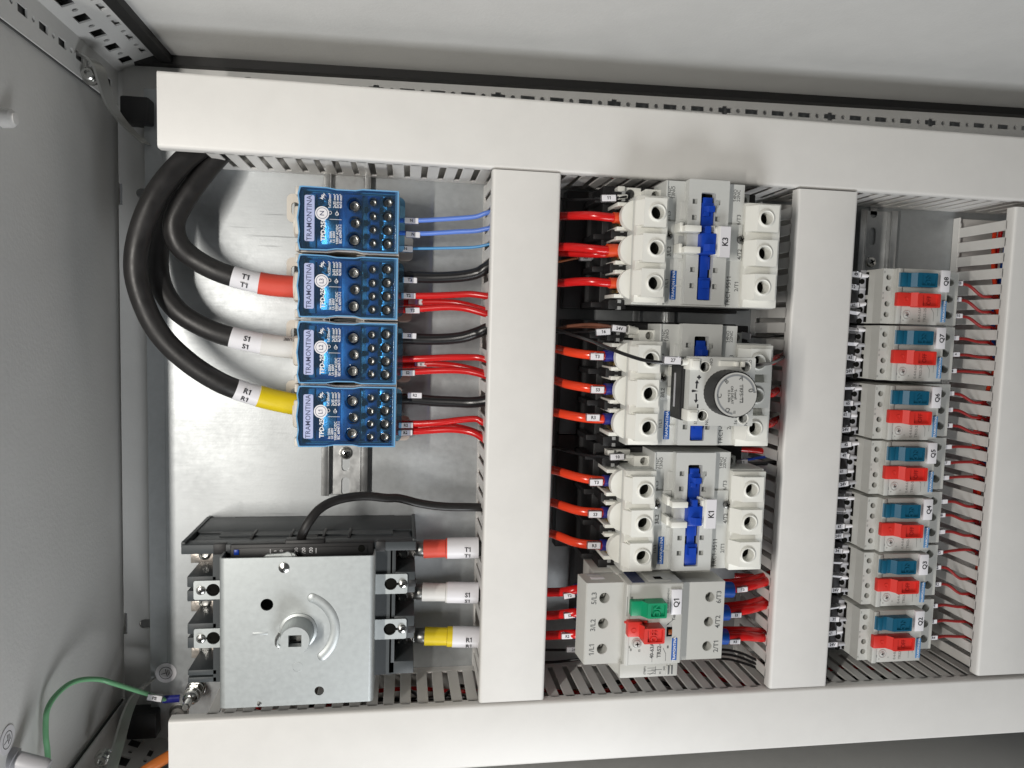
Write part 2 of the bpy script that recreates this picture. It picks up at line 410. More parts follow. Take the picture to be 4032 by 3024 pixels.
# ================================================================== WIRE DUCTS
PITCH, GAP = 15.2, 5.2
FW = PITCH - GAP
fm = M(); fm.box(-FW / 2, FW / 2, 0, 1.5, 9.5, 71, "white_pvc", .35, 1); fm.box(-FW / 2 + .6, FW / 2 - .6, -1.2, 1.2, 69.5, 72.5, "white_pvc", .3, 1)
FING = fm.mesh("finger")
def cover_profile(w_):
    return [(0, 70), (0, 77), (.5, 78.7), (1.5, 79.7), (3, 80), (w_ - 3, 80), (w_ - 1.5, 79.7), (w_ - .5, 78.7), (w_, 77), (w_, 70), (w_ - 1.2, 70), (w_ - 1.2, 77), (w_ - 2.5, 78.4), (2.5, 78.4), (1.2, 77), (1.2, 70)]
def duct(label, x0, y0, length, along, W=60, lift=0., c0=0., c1=0., inner=(True, True), fstart=4., skip=()):
    """x0,y0: low corner; the duct runs `length` along x or y; c0/c1: how far the cover runs past the body at either end"""
    t = thing("wire_duct", label, "cable duct", (x0, y0, 0), "white slotted cable ducts")
    T = Matrix.Identity(4) if along == 'x' else Matrix(((0, -1, 0, W), (1, 0, 0, 0), (0, 0, 1, 0), (0, 0, 0, 1)))
    def at(p): return T @ Vector(p)
    m = M(); m.T = T; p = cover_profile(W); n = len(p)
    v = [(-c0, a, b + lift) for a, b in p] + [(length + c1, a, b + lift) for a, b in p]
    f = [(i, (i + 1) % n, n + (i + 1) % n, n + i) for i in range(n)]
    q = [(0, 1, 14, 15), (1, 2, 13, 14), (2, 3, 4, 13), (4, 5, 12, 13), (5, 6, 7, 12), (7, 8, 11, 12), (8, 9, 10, 11)]
    f += q + [tuple(n + i for i in a[::-1]) for a in q]
    m.add(v, f, "white_pvc"); m.obj("cover", t, angle=50)
    m = M(); m.T = T; m.box(0, length, 1.4, W - 1.4, .2, 2, "white_pvc", .2, 1)
    for k, yy in enumerate((1.2, W - 2.7)):
        m.box(0, length, yy, yy + 1.5, 0.2, 9.5, "white_pvc", .3, 1)
        if not inner[k]: m.box(0, length, yy, yy + 1.5, 9.5, 71, "white_pvc", 0)
        else:
            i = 0
            while fstart + FW + i * PITCH + GAP < length - 2:
                xs = fstart + FW + i * PITCH; yo = yy - 1.1 if k == 0 else yy + 1.5
                m.box(xs + .3, xs + GAP - .3, yy + .1, yy + 1.4, 9, 10.6, "white_pvc", 0); i += 1
    m.obj("base", t)
    for k in (0, 1):
        if not inner[k]: continue
        i = 0
        while fstart + i * PITCH + FW < length - 1:
            if k == 1 and i in skip: i += 1; continue
            o = bpy.data.objects.new("finger", FING); C.objects.link(o); o.parent = t
            xs = fstart + FW / 2 + i * PITCH
            mm = T @ Matrix.Translation((xs, 1.2 if k == 0 else W - 1.2, 0)) @ (Matrix.Identity(4) if k == 0 else Matrix.Rotation(math.pi, 4, 'Z'))
            mm = mm @ Matrix.Rotation(random.uniform(-.012, .012), 4, 'Y')
            mm.translation = mm.translation * S; o.matrix_local = mm; i += 1
    return t
duct("long white cable duct along the top of the panel", -259, 184, 860, 'x', 60, 0, 31.5, 0, (True, False), 1)
duct("long white cable duct along the bottom of the panel, below the large grey starter", -262, -351.5, 860, 'x', 60, 0, 24.5, 0, (False, True), 3)
duct("white cross duct between the blue power blocks and the contactors", -22, -289, 472, 'y', 60, .9, 0, 0, (True, True), 4, (25, 21, 17, 8, 5, 3))
duct("white cross duct between the contactors and the row of small starters", 258, -289.5, 472, 'y', 60, .9, 0, 0, (True, True), 6)
duct("white cross duct at the far right edge, beyond the small starters", 482, -287, 465, 'y', 60, .9, 0, 0, (True, True), 3)

# ================================================================== DIN RAILS
def din_rail(label, xc, y0, y1, screws, slots, hw=21.5):
    t = thing("mounting_rail", label, "mounting rail", (xc, y0, 0), "zinc rails the devices clip to"); L = y1 - y0
    m = M()
    for s in (-1, 1):
        a, b = s * hw, s * (hw - 6)
        m.box(a, b, 0, L, 7.8, 9, "rail_zinc", .35); m.box(b, b - s * 1.2, 0, L, 1.3, 9, "rail_zinc", .35); 
    m.prism(rect(-hw + 6, hw - 6, 0, L), .4, 1.6, "rail_zinc", [rect(x - 3.8, x + 3.8, y - y0 - 9, y - y0 + 9, 3.7, 5) for x, y in slots]); m.obj("profile", t)
    for x, y in screws:
        m = M(); m.lathe((x, y - y0, 1.7), [(6.3, 0), (6.3, .6), (5, .7)], "steel", 20); m.screw((x, y - y0, 2.2), 5.2); m.obj("screw", t)
    return t
din_rail("zinc rail under the four blue power blocks", -148, -115.5, 240, [(.6, -75.3)], [(.4, -84), (.4, -108)])
din_rail("zinc rail behind the contactors, in deep shade", 152, -285, 182, [], [])
din_rail("zinc rail with a round head screw above the small starters", 391, -285, 181, [(-2.6, 128)], [(-2, 155), (-2, 183)], 21)

# ================================================================== BLUE POWER BLOCKS
def power_block():
    t = thing("power_block", "blue power distribution block with the N disc, topmost of the four", "power block", (-141, 136.9, 0), "blue power distribution blocks")
    m = M()
    out = [(-44, -27.6), (-20, -27.6), (-12, -26.2), (4, -26.2), (10, -27.6), (41, -27.6), (41, 27.6), (10, 27.6), (4, 26.4), (-12, 26.4), (-20, 27.6), (-44, 27.6)]
    m.prism(out, 9.2, 43.5, "beige_plastic")
    m.prism(out, 43.5, 51, "beige_plastic", [rect(-41, 39.5, -25, 25)])
    m.box(-49, -43, -12.5, 12.5, 14, 46, "beige_plastic", 2); m.lathe((-50, 0, 32), [(13.2, 0), (13.6, 1), (13.6, 5), (12, 6.5)], "beige_plastic", 30, 'x')
    m.box(-47, -43, -27.6, -20, 36, 55, "beige_plastic", 1.2); m.box(-47, -43, 20, 27.6, 36, 55, "beige_plastic", 1.2)
    m.box(4, 12, 27.4, 28.1, 15, 40, "beige_plastic", .2); m.box(4, 12, -28.1, -27.4, 15, 40, "beige_plastic", .2)
    m.obj("base", t)
    m = M(); m.prism(rect(-60, -44, 2, 27.5, 5, 4), 12, 15, "beige_plastic", [rect(-56, -49, 8, 20, 3.4, 5)])
    m.obj("mounting_ear", t)
    m = M(); m.prism(rect(39, 54, -28.5, -5, 5, 4), 10, 13, "beige_plastic", [circ(47.5, -17, 3.8, 14)]); m.prism(rect(39, 46, -3, 22, 3, 4), 10, 13, "beige_plastic"); m.obj("mounting_ear", t)
    # dark interior with the metal bar and its clamps
    m = M(); m.box(-40, 38.5, -24.5, 24.5, 40, 44.5, "block_inside", .3); m.box(-8, 9, -24, 24, 44, 49, "block_inside", .5)
    m.box(-5, 36, -22, 22, 44.3, 46.6, "tin", .4)
    m.box(13.5, 24.5, -23.5, 23.5, 44, 50, "block_inside", .5); m.box(26.5, 37, -23.8, 23.8, 46, 52, "steel", .4)
    for y in range(-22, 23, 4): m.box(26.8, 36.8, y, y + 1.2, 51.8, 52.4, "dark_steel", .2)
    m.box(-38, -30.5, -23, 23, 44.3, 47, "label_grey", .4); m.box(-26, -12, -20, 20, 44, 46.5, "tin", .5)
    for y in (-12, -.5, 11): m.box(11, 14, y - 2.2, y + 2.2, 44, 55, "hole_black", .4); m.box(24, 26.5, y - 2.2, y + 2.2, 44, 55, "hole_black", .4)
    m.obj("inside", t)
    hs = [(2.8, 13, 6.6), (3.6, -1.5, 5.4), (2.8, -16, 6.6)] + [(18.7, y, 4.0) for y in (16.3, 4.5, -6.9, -18.4)] + [(31.4, y, 4.7) for y in (17, 5.2, -6.7, -18.4)]
    m = M()
    cov = [(-42.5, -26.6), (-40, -26.8), (-20, -26.6), (-12, -25.2), (4, -25.2), (10, -26.6), (40.6, -26.6), (40.6, 26.6), (10, 26.6), (4, 25.4), (-12, 25.4), (-20, 26.6), (-40, 26.8), (-42.5, 26.4), (-44, 20), (-43, 12), (-44.5, 0), (-43, -12), (-44, -20)]
    m.prism(cov, 60, 62, "blue_clear", [circ(x, y, r, 18) for x, y, r in hs])
    m.obj("cover", t)
    m = M()
    inn = [(x * .965 - .2, y * .955) for x, y in cov]; m.prism(cov, 62.02, 62.6, "blue_edge", [[(x * .972 - .1, y * .962) for x, y in cov]])
    m.prism(cov, 47, 60, "blue_rim", [inn]); m.box(37.5, 40.8, -26.4, 26.4, 58, 62.2, "blue_rim", .5)
    m.prism(rect(38, 46, -24, 24, 5, 4), 44, 46, "blue_clear")
    m.obj("cover_rim", t)
    m = M()
    for x, y, r in hs: m.lathe((x, y, 51), [(r - .75, 0), (r - .75, 11), (r, 11.3), (r + .1, 10.6), (r, 0)], "blue_clear", 20, 'z', False)
    m.obj("hole_sleeve", t)
    for x, y, r in hs:
        q = min(r - .9, 4.6); m = M(); h = 53.5 if x < 10 else 56.5
        m.lathe((x, y, h - 4), [(q, 0), (q, 4), (q * .92, 4.6), (q * .62, 4.6), (q * .55, 2.2), (.01, 2)], "steel", 6 if False else 18); m.lathe((x, y, h - 1.95), [(q * .5, 0), (.01, .1)], "dark_steel", 6)
        m.obj("clamp_screw", t)
    m = M(); m.lathe((-24, 15.5, 46), [(4.4, 0), (4.4, 4), (3.5, 4.6), (2, 4.6), (1.8, 2), (.01, 2)], "steel", 18); m.obj("clamp_screw", t)
    m = M(); m.prism(rect(-38.2, -30, -19.3, 19.3, 1.4, 3), 62.05, 62.5, "plate_lilac"); pl = m.obj("name_plate", t)
    text("TRAMONTINA", (-34.1, 0, 62.56), 6.1, "navy_ink", pl, bold=-.02, sx=.95)
    text("TPD-250", (-22.6, -9, 62.1), 5.2, "ink_white", t, bold=.12)
    for s_, x, y, z_ in (("1x120mm²", -17.4, 15.4, 3.1), ("2x35 mm²", -13.4, 15.4, 3.1), ("5x16 mm²", -10.9, 15.4, 3.1), ("4x10 mm²", -8.3, 15.4, 3.1),
                         ("In: 250A", -16.3, -14.8, 3.), ("Ui: 600V", -13.7, -14.8, 3.), ("1000V AC/DC", -10.9, -12.5, 3.), ("IEC 60947-7-1", -8.2, -12, 3.)):
        text(s_, (x, y, 62.1), z_, "ink_white", t, sx=.92)
    m = M()
    for x, y, r in ((-11.4, 4.6, 1.5), (-17.2, 5.4, 1.5)): m.prism(circ(x, y, r, 16), 62.02, 62.15, "ink_white", [circ(x, y, r - .35, 16)])
    m.box(-17.5, -7.5, -.2, .1, 62.02, 62.12, "ink_white", 0); m.prism([(-13, 4.5), (-10, 4.3), (-10, 4.9)], 62.02, 62.14, "ink_white"); m.prism([(-11.9, 6), (-10.9, 6), (-11.4, 7.4)], 62.02, 62.14, "ink_white")
    m.prism([(-26, 17.5), (-23, 16), (-23.6, 18.2), (-20.8, 16.5), (-24.5, 20), (-24.2, 17.6)], 62.02, 62.14, "ink_white"); m.prism([(-24.3, 20.6), (-22.2, 18.2), (-22, 20.4), (-20, 18.6), (-22.6, 21.8), (-22.6, 19.8)], 62.02, 62.13, "ink_white")
    m.obj("printed_marks", t)
    return t
pb = power_block()
blocks = [pb]
for y, lab in ((79.8, "blue power distribution block with the L3 disc and the red banded cable"), (23, "blue power distribution block with the L2 disc and the white banded cable"), (-32.6, "blue power distribution block with the L1 disc, lowest of the four")):
    blocks.append(dup(pb, (-141, y, 0), lab))
for t, s_ in zip(blocks, ("N", "L3", "L2", "L1")):
    m = M(); m.prism(circ(-23.6, 4.6, 5.8, 28), 62.2, 62.7, "label_white"); d = m.obj("disc_sticker", t)
    m = M(); m.prism(circ(-23.6, 4.6, 4.7, 28), 62.7, 62.78, "navy_ink", [circ(-23.6, 4.6, 4.3, 28)]); m.obj("printed_ring", d)
    text(s_, (-23.6, 4.6, 62.76), 5.2, "navy_ink", d, sx=.9 if len(s_) > 1 else 1.1)

# ================================================================== CONTACTORS  (origin: middle of the screw holes, on the plate)
def contactor():
    t = thing("contactor", "grey and white contactor tagged K3, topmost of the three", "contactor", (152.6, 118.5, 0), "contactors in the middle bay")
    m = M()
    m.box(-72, 74, -47, 60, 9.2, 62, "black_plastic", 1); m.box(-97, 80, -49.5, 61.5, 9.2, 24, "black_plastic", 1)  # real base, plus a wide low slab added to blacken the shaded gaps
    m.prism([(-66, -46), (70, -46), (70, 44), (44, 58), (-40, 58), (-66, 44)], 61, 74, "black_plastic")
    m.obj("base_and_shade_slab", t)
    for yy in (47, 14.5, -14.5, -46.5):
        m = M(); m.box(-70, -54, yy - 4, yy + 4, 40, 86, "black_plastic", .6); m.box(-80, -66, yy - 2.5, yy + 2.5, 20, 64, "black_plastic", .6)
        m.box(-62, -59, yy - 4.4, yy - 1.4, 80, 87.5, "window_grey", .2); m.box(-62, -59, yy + 1.4, yy + 4.4, 80, 87.5, "window_grey", .2); m.obj("barrier", t)
    m = M()
    m.prism([(-55.5, -46.4), (74, -46.4), (74, 44), (42, 44), (42, 59), (-29, 59), (-29, 44), (-55.5, 44)], 74, 105, "device_grey")
    m.box(-29.5, -12, -6, 25, 104, 106.2, "device_grey", .4); m.box(24.8, 41.5, -6, 25, 104, 106.2, "device_grey", .4)
    m.box(-15.5, -11.2, 27, 42, 104, 106.4, "device_grey", .3); m.box(-15, -11, -24, -8, 104, 106.4, "device_grey", .3); m.box(-17, -11.4, -30, -28.7, 104, 106, "device_grey", .1)
    m.box(-29, -27.5, 44, 59, 104, 106.5, "device_grey", .6)
    m.obj("housing", t)
    wins = [(-5.9, 41.4), (-5.9, 28), (-5.2, -15.7), (-5.2, -29.3), (14.6, 41.3), (14.8, 27.6), (15.2, -15.7), (15.2, -29.4)]
    m = M(); m.prism(rect(-11.6, 24.6, -45.2, 59.8, .6, 2), 105, 113, "device_grey", [rect(x - 2.1, x + 2.1, y - 2.1, y + 2.1) for x, y in wins] + [rect(-.4, 12.6, -41.4, 49.2, 1.2, 3)])
    for x, y in wins: m.box(x - 2.1, x + 2.1, y - 2.1, y + 2.1, 105.1, 109, "window_grey", 0)
    m.box(-.4, 12.6, -41.4, 49.2, 105.1, 105.6, "hole_black", 0)
    m.obj("front_plate", t)
    m = M()
    m.box(2.2, 10.6, 40.5, 45.5, 105.5, 111, "blue_plastic", .3); m.box(.4, 11.8, 20, 41, 105.5, 111, "blue_plastic", .3); m.wedge([(3, 111), (11.2, 111), (11.2, 115.5), (6, 115.5)], 33, 38, "blue_plastic"); m.box(2.2, 7, 29.5, 33.5, 110.8, 113.8, "blue_plastic", .2)
    m.box(.6, 11.6, 14, 20.5, 105.5, 109, "blue_plastic", .3); m.box(-1.8, 11.4, -3, 14.4, 105.5, 121, "blue_plastic", .8); m.wedge([(.5, 121), (8.5, 121), (8.5, 125), (4, 125)], -.5, 5, "blue_plastic"); m.wedge([(1, 117), (8, 117), (6, 121.5), (2, 121.5)], 14.2, 20, "blue_plastic")
    m.box(2.6, 9.6, -22, -3, 105.5, 110, "blue_plastic", .3); m.box(.2, 11.8, -40.8, -22, 105.5, 111, "blue_plastic", .3); m.wedge([(2.5, 111), (10.8, 111), (9.8, 114.6), (3.4, 114.6)], -31, -24.5, "blue_plastic"); m.box(.6, 11.4, -15, -4, 105.5, 109.5, "blue_plastic", .2)
    m.obj("blue_slider", t)
    for y in (17, -.5 - 0.):
        m = M(); m.box(-18.5, -4.3, y - 2.6, y + 2.6, 105, 126, "device_white", .6); m.box(-20.5, -17.5, y - 2.2, y + 5.5, 105, 119, "device_white", .5); m.obj("guide_rail", t)
    m = M(); m.box(-16.5, -7.5, 4, 12.8, 106, 107.4, "window_grey", .2); m.obj("label_window", t)
    m = M(); m.box(10.5, 14.5, -3.5, 19, 112, 119.5, "device_white", .5); m.box(12.5, 16, -5, 20.6, 112, 121.5, "device_white", .4); m.box(9, 12, 16, 21.5, 112, 116, "device_white", .4); m.obj("tag_holder", t)
    m = M(); m.box(-21.7, -16.3, -41.3, -16.5, 105, 105.6, "brand_blue", .25, 1); bl = m.obj("brand_plate", t)
    text("TRAMONTINA", (-18.95, -28.9, 105.68), 4.05, "ink_white", bl, sx=.93, bold=-.05)
    holes = (29, 0, -28.8)
    m = M(); m.box(-56, -28.8, -45, 44, 104.5, 113, "device_white", .7); m.box(-33.5, -28.6, -46, 36, 104.5, 108, "device_white", .4); m.obj("terminal_cover", t)
    m = M(); m.box(42, 73, -46, 43, 104.5, 112, "device_white", .7); m.obj("terminal_cover", t)
    for y in holes:
        m = M(); m.prism(rect(-53, -33.6, y - 11.7, y + 11.7), 112.9, 122, "device_white", [circ(-41.5, y, 5.6, 24)])
        m.wedge([(-57.8, 113), (-52.9, 113), (-52.9, 122)], y - 10.3, y + 10.3, "device_white")
        m.lathe((-41.5, y, 121.6), [(5.5, -8.5), (5.5, 1.2), (6.2, 2), (7.2, 1.4), (7.6, 0)], "device_white", 28, 'z', False)
        m.lathe((-41.5, y, 113.1), [(5.5, 0), (.01, .1)], "hole_black", 20); m.obj("terminal_block", t)
        m = M(); m.prism(rect(47, 66, y - 11, y + 11), 111.9, 122, "device_white", [circ(54.5, y, 5.5, 24)])
        m.wedge([(40.5, 112), (47.1, 112), (47.1, 122)], y - 10.8, y + 10.8, "device_white")
        m.lathe((54.5, y, 121.6), [(5.4, -8.5), (5.4, 1.2), (6.1, 2), (7.1, 1.4), (7.5, 0)], "device_white", 28, 'z', False)
        m.lathe((54.5, y, 112.1), [(5.4, 0), (.01, .1)], "hole_black", 20); m.obj("terminal_block", t)
        m = M(); m.prism([(-50, y - 13.5), (-50, y + 13.5)] + [(-52 + 13.4 * math.cos(math.radians(a)), y + 13.4 * math.sin(math.radians(a))) for a in range(105, 256, 15)], 92, 99, "device_white")
        m.box(-67, -56, y - 12, y - 8.8, 58, 92, "device_white", .4); m.box(-67, -56, y + 8.8, y + 12, 58, 92, "device_white", .4); m.box(-60, -50, y - 11, y + 11, 74, 93, "device_white", .4)
        m.box(-62.5, -59, y - 8, y + 8, 62, 88, "hole_black", .2); m.box(-63.4, -62, y - 7.5, y - 4.5, 70, 88, "brass", .2); m.obj("wire_shell", t)
        m = M(); m.box(70, 76, y - 10, y + 10, 70, 104, "device_white", .4); m.obj("wire_shell", t)
    m = M(); m.prism(rect(-42.5, -27.5, 43.8, 53.2), 74, 92, "device_white", [circ(-33.5, 48.5, 3.6, 16)]); m.lathe((-33.5, 48.5, 84), [(3.6, 0), (.01, .1)], "dark_steel", 16)
    m.box(-64, -42, 46, 56.5, 70, 78, "device_white", .5); m.box(-64, -58, 46, 56.5, 76, 82, "device_white", .4); m.lathe((-52, 51, 78), [(3.8, 0), (3.8, .4), (.01, .6)], "dark_steel", 16); m.obj("auxiliary_terminal", t)
    m = M(); m.prism(rect(42.3, 53, 44, 53.2), 74, 92, "device_grey", [circ(47.5, 48.5, 3.6, 16)]); m.lathe((47.5, 48.5, 84), [(3.6, 0), (.01, .1)], "dark_steel", 16); m.obj("auxiliary_terminal", t)
    for x, y in ((-25.6, 12.6), (40.2, 12)):
        m = M(); m.lathe((x, y, 105.6), [(4.9, 0), (4.9, .5)], "hole_black", 18); m.screw((x, y, 106.1), 3.7, "dark_steel"); m.obj("screw", t)
    for s_, x, y, z_ in (("1/L1", -24.9, -27.6, 4.9), ("3/L2", -24.2, -.6, 4.9), ("5/L3", -25.6, 29.4, 4.9), ("2/T1", 39, -27.8, 4.9), ("4/T2", 39.6, -.5, 4.9), ("6/T3", 38, 29.2, 4.9), ("21NC", -25.2, 49.2, 4.1), ("13NO", -22.1, 49.2, 4.1), ("14NO", 33.4, 49.6, 4.1), ("22NC", 36.7, 49.6, 4.1), ("TRC1-9511", 31.6, -32.2, 5.7)):
        text(s_, (x, y, 106.4 if s_ in ("3/L2", "4/T2") else 105.1), z_, "ink_grey", t)
    return t
k3 = contactor()
k2 = dup(k3, (152.6, -2.9, 0), "grey and white contactor with the round timer dial clipped on its front")
k1 = dup(k3, (152.6, -114.6, 0), "grey and white contactor tagged K1, directly above the large grey starter")
for t, s_ in ((k3, "K3"), (k1, "K1")):
    m = M(); m.box(14.2, 23.6, -5.1, 20.6, 120, 121.8, "label_white", .3, 1); q = m.obj("name_tag", t)
    text(s_, (19, 7.8, 121.9), 7.2, "ink_black", q, bold=.12, sx=.92)

# ================================================================== TIMER on the middle contactor
def timer():
    t = thing("timer_block", "timer module with a round knob clipped to the middle contactor", "timer", (158, 3, 125)); o = Vector((158, 3, 125))
    def ob(m, n): return m.obj(n, t, -o)
    m = M(); m.box(129, 187, -22, 29, 122, 148, "black_plastic", 1); m.box(128, 132, -20, 22, 126, 146, "black_plastic", .5); m.box(127.2, 128.4, -12, 16, 134, 136, "label_grey", .1); ob(m, "case")
    m = M(); m.prism(rect(131, 186, -24.8, 30.5, 1, 2), 148, 158, "device_grey", [circ(143.2, 22.6, 3.9, 18), circ(143, -16.6, 3.9, 18), circ(177.7, 23.3, 3.6, 18), circ(177.7, -18.4, 3.6, 18)])
    for x, y in ((143.2, 22.6), (143, -16.6), (177.7, 23.3), (177.7, -18.4)): m.lathe((x, y, 148.1), [(4, 0), (.01, .1)], "hole_black", 16); m.lathe((x, y, 157.6), [(3.9, -4), (3.9, .5), (4.5, .9), (4.9, .3)], "device_white", 18, 'z', False)
    ob(m, "front_plate")
    for y0, y1 in ((20, 29), (-21, -12)):
        m = M(); m.box(129.5, 138.5, y0, y1, 146, 160, "device_white", .6); m.box(131.5, 137.5, y0 + 1.5, y1 - 1.5, 159, 161.2, "device_white", .5); ob(m, "terminal_cap")
    m = M(); m.box(154.5, 173.5, 23.2, 27.6, 157, 161, "device_white", .5); m.box(166.5, 169, 23.5, 27.3, 160, 164, "device_white", .4); m.box(172, 174.5, 23.2, 27.6, 160, 163.5, "device_white", .4); ob(m, "slide_latch")
    m = M(); n = 72; prof = []
    r0 = 18.3
    ring = [circ(161.2, 2.4, r0, n)]
    P = [((r0 + (.0 if k % 2 else -.35)) * math.cos(2 * math.pi * k / n) + 161.2, (r0 + (.0 if k % 2 else -.35)) * math.sin(2 * math.pi * k / n) + 2.4) for k in range(n)]
    m.prism(P, 158, 176.5, "black_plastic"); kb = ob(m, "knob")
    m = M(); m.prism(circ(161.2, 2.4, 17.2, 48), 176.5, 177.3, "dial_grey"); dl = ob(m, "dial_face"); dl.parent = kb; dl.location = (0, 0, 0)
    m = M()
    def arc(r1, r2, a0, a1, mn, z0=177.3, z1=177.45):
        k = 40; p = [(161.2 + r2 * math.cos(math.radians(a0 + (a1 - a0) * i / k)), 2.4 + r2 * math.sin(math.radians(a0 + (a1 - a0) * i / k))) for i in range(k + 1)]
        p += [(161.2 + r1 * math.cos(math.radians(a1 - (a1 - a0) * i / k)), 2.4 + r1 * math.sin(math.radians(a1 - (a1 - a0) * i / k))) for i in range(k + 1)]
        m.prism(p, z0, z1, mn)
    arc(14.4, 15.9, 8, 262, "dial_edge"); arc(14.4, 17, 7, 8.5, "ink_black"); arc(12.6, 15, 265, 266.5, "ink_black"); arc(12.6, 15, 269, 270.5, "ink_black")
    m.box(165.6 + .9, 165.6 + 1.2, -3.5, 9.5, 177.3, 177.4, "ink_black", 0)
    m.prism([(133.5, 2), (137, 2.8), (138.6, 3), (137, 3.4), (133.5, 4.2), (132.8, 3)], 158, 158.15, "ink_black")
    m.prism([(136.2, 5), (137.4, 5), (137.6, 9.3), (138.8, 9.3), (137, 12), (135.4, 9.3), (136.4, 9.3)], 158, 158.15, "ink_black"); m.prism([(136.2, 1), (137.4, 1), (137.8, -4), (138.8, -4), (136.9, -6.6), (135.2, -4), (136.6, -4)], 158, 158.15, "ink_black")
    m.box(138, 139.2, 12.4, 15.8, 158, 158.15, "ink_black", 0); m.box(136.9, 140.3, 13.5, 14.7, 158, 158.14, "ink_black", 0); m.box(138, 139.2, -10.6, -7.4, 158, 158.15, "ink_black", 0)
    ob(m, "printed_marks")
    for s_, dx, dy, z_, a in (("A", 4, 12.7, 5.2, 17), ("B", -8.2, 10.1, 5.2, 128), ("C", -13.2, -1.2, 5.2, 90), ("D", -6.2, -12, 5.2, 240), ("0", 12.1, 3.4, 6.2, 0), ("TRF5-T2", 4.4, .6, 4.1, 83), ("Travail", -.3, .1, 2.9, 83), ("ON DELAY", -3.1, -.4, 2.9, 83), ("0.1s-30s", -5.6, -1.3, 2.9, 83)):
        a = math.degrees(math.atan2(dy, dx)) - 90 if len(s_) == 1 else -86
        text(s_, (161 + dx - o.x, 2.4 + dy - o.y, 177.5 - o.z), z_, "ink_grey", t, rot=a)
    for s_, x, y in (("67", 138.4, 27.6), ("NO", 148.3, 26.6), ("55", 137.6, -22), ("NC", 147, -21.6), ("56", 171.6, -21.8), ("NC", 180.5, -22), ("NO", 181.5, 26.2)):
        text(s_, (x - o.x, y - o.y, 158.1 - o.z), 3.6, "ink_grey", t)
    return t
timer()

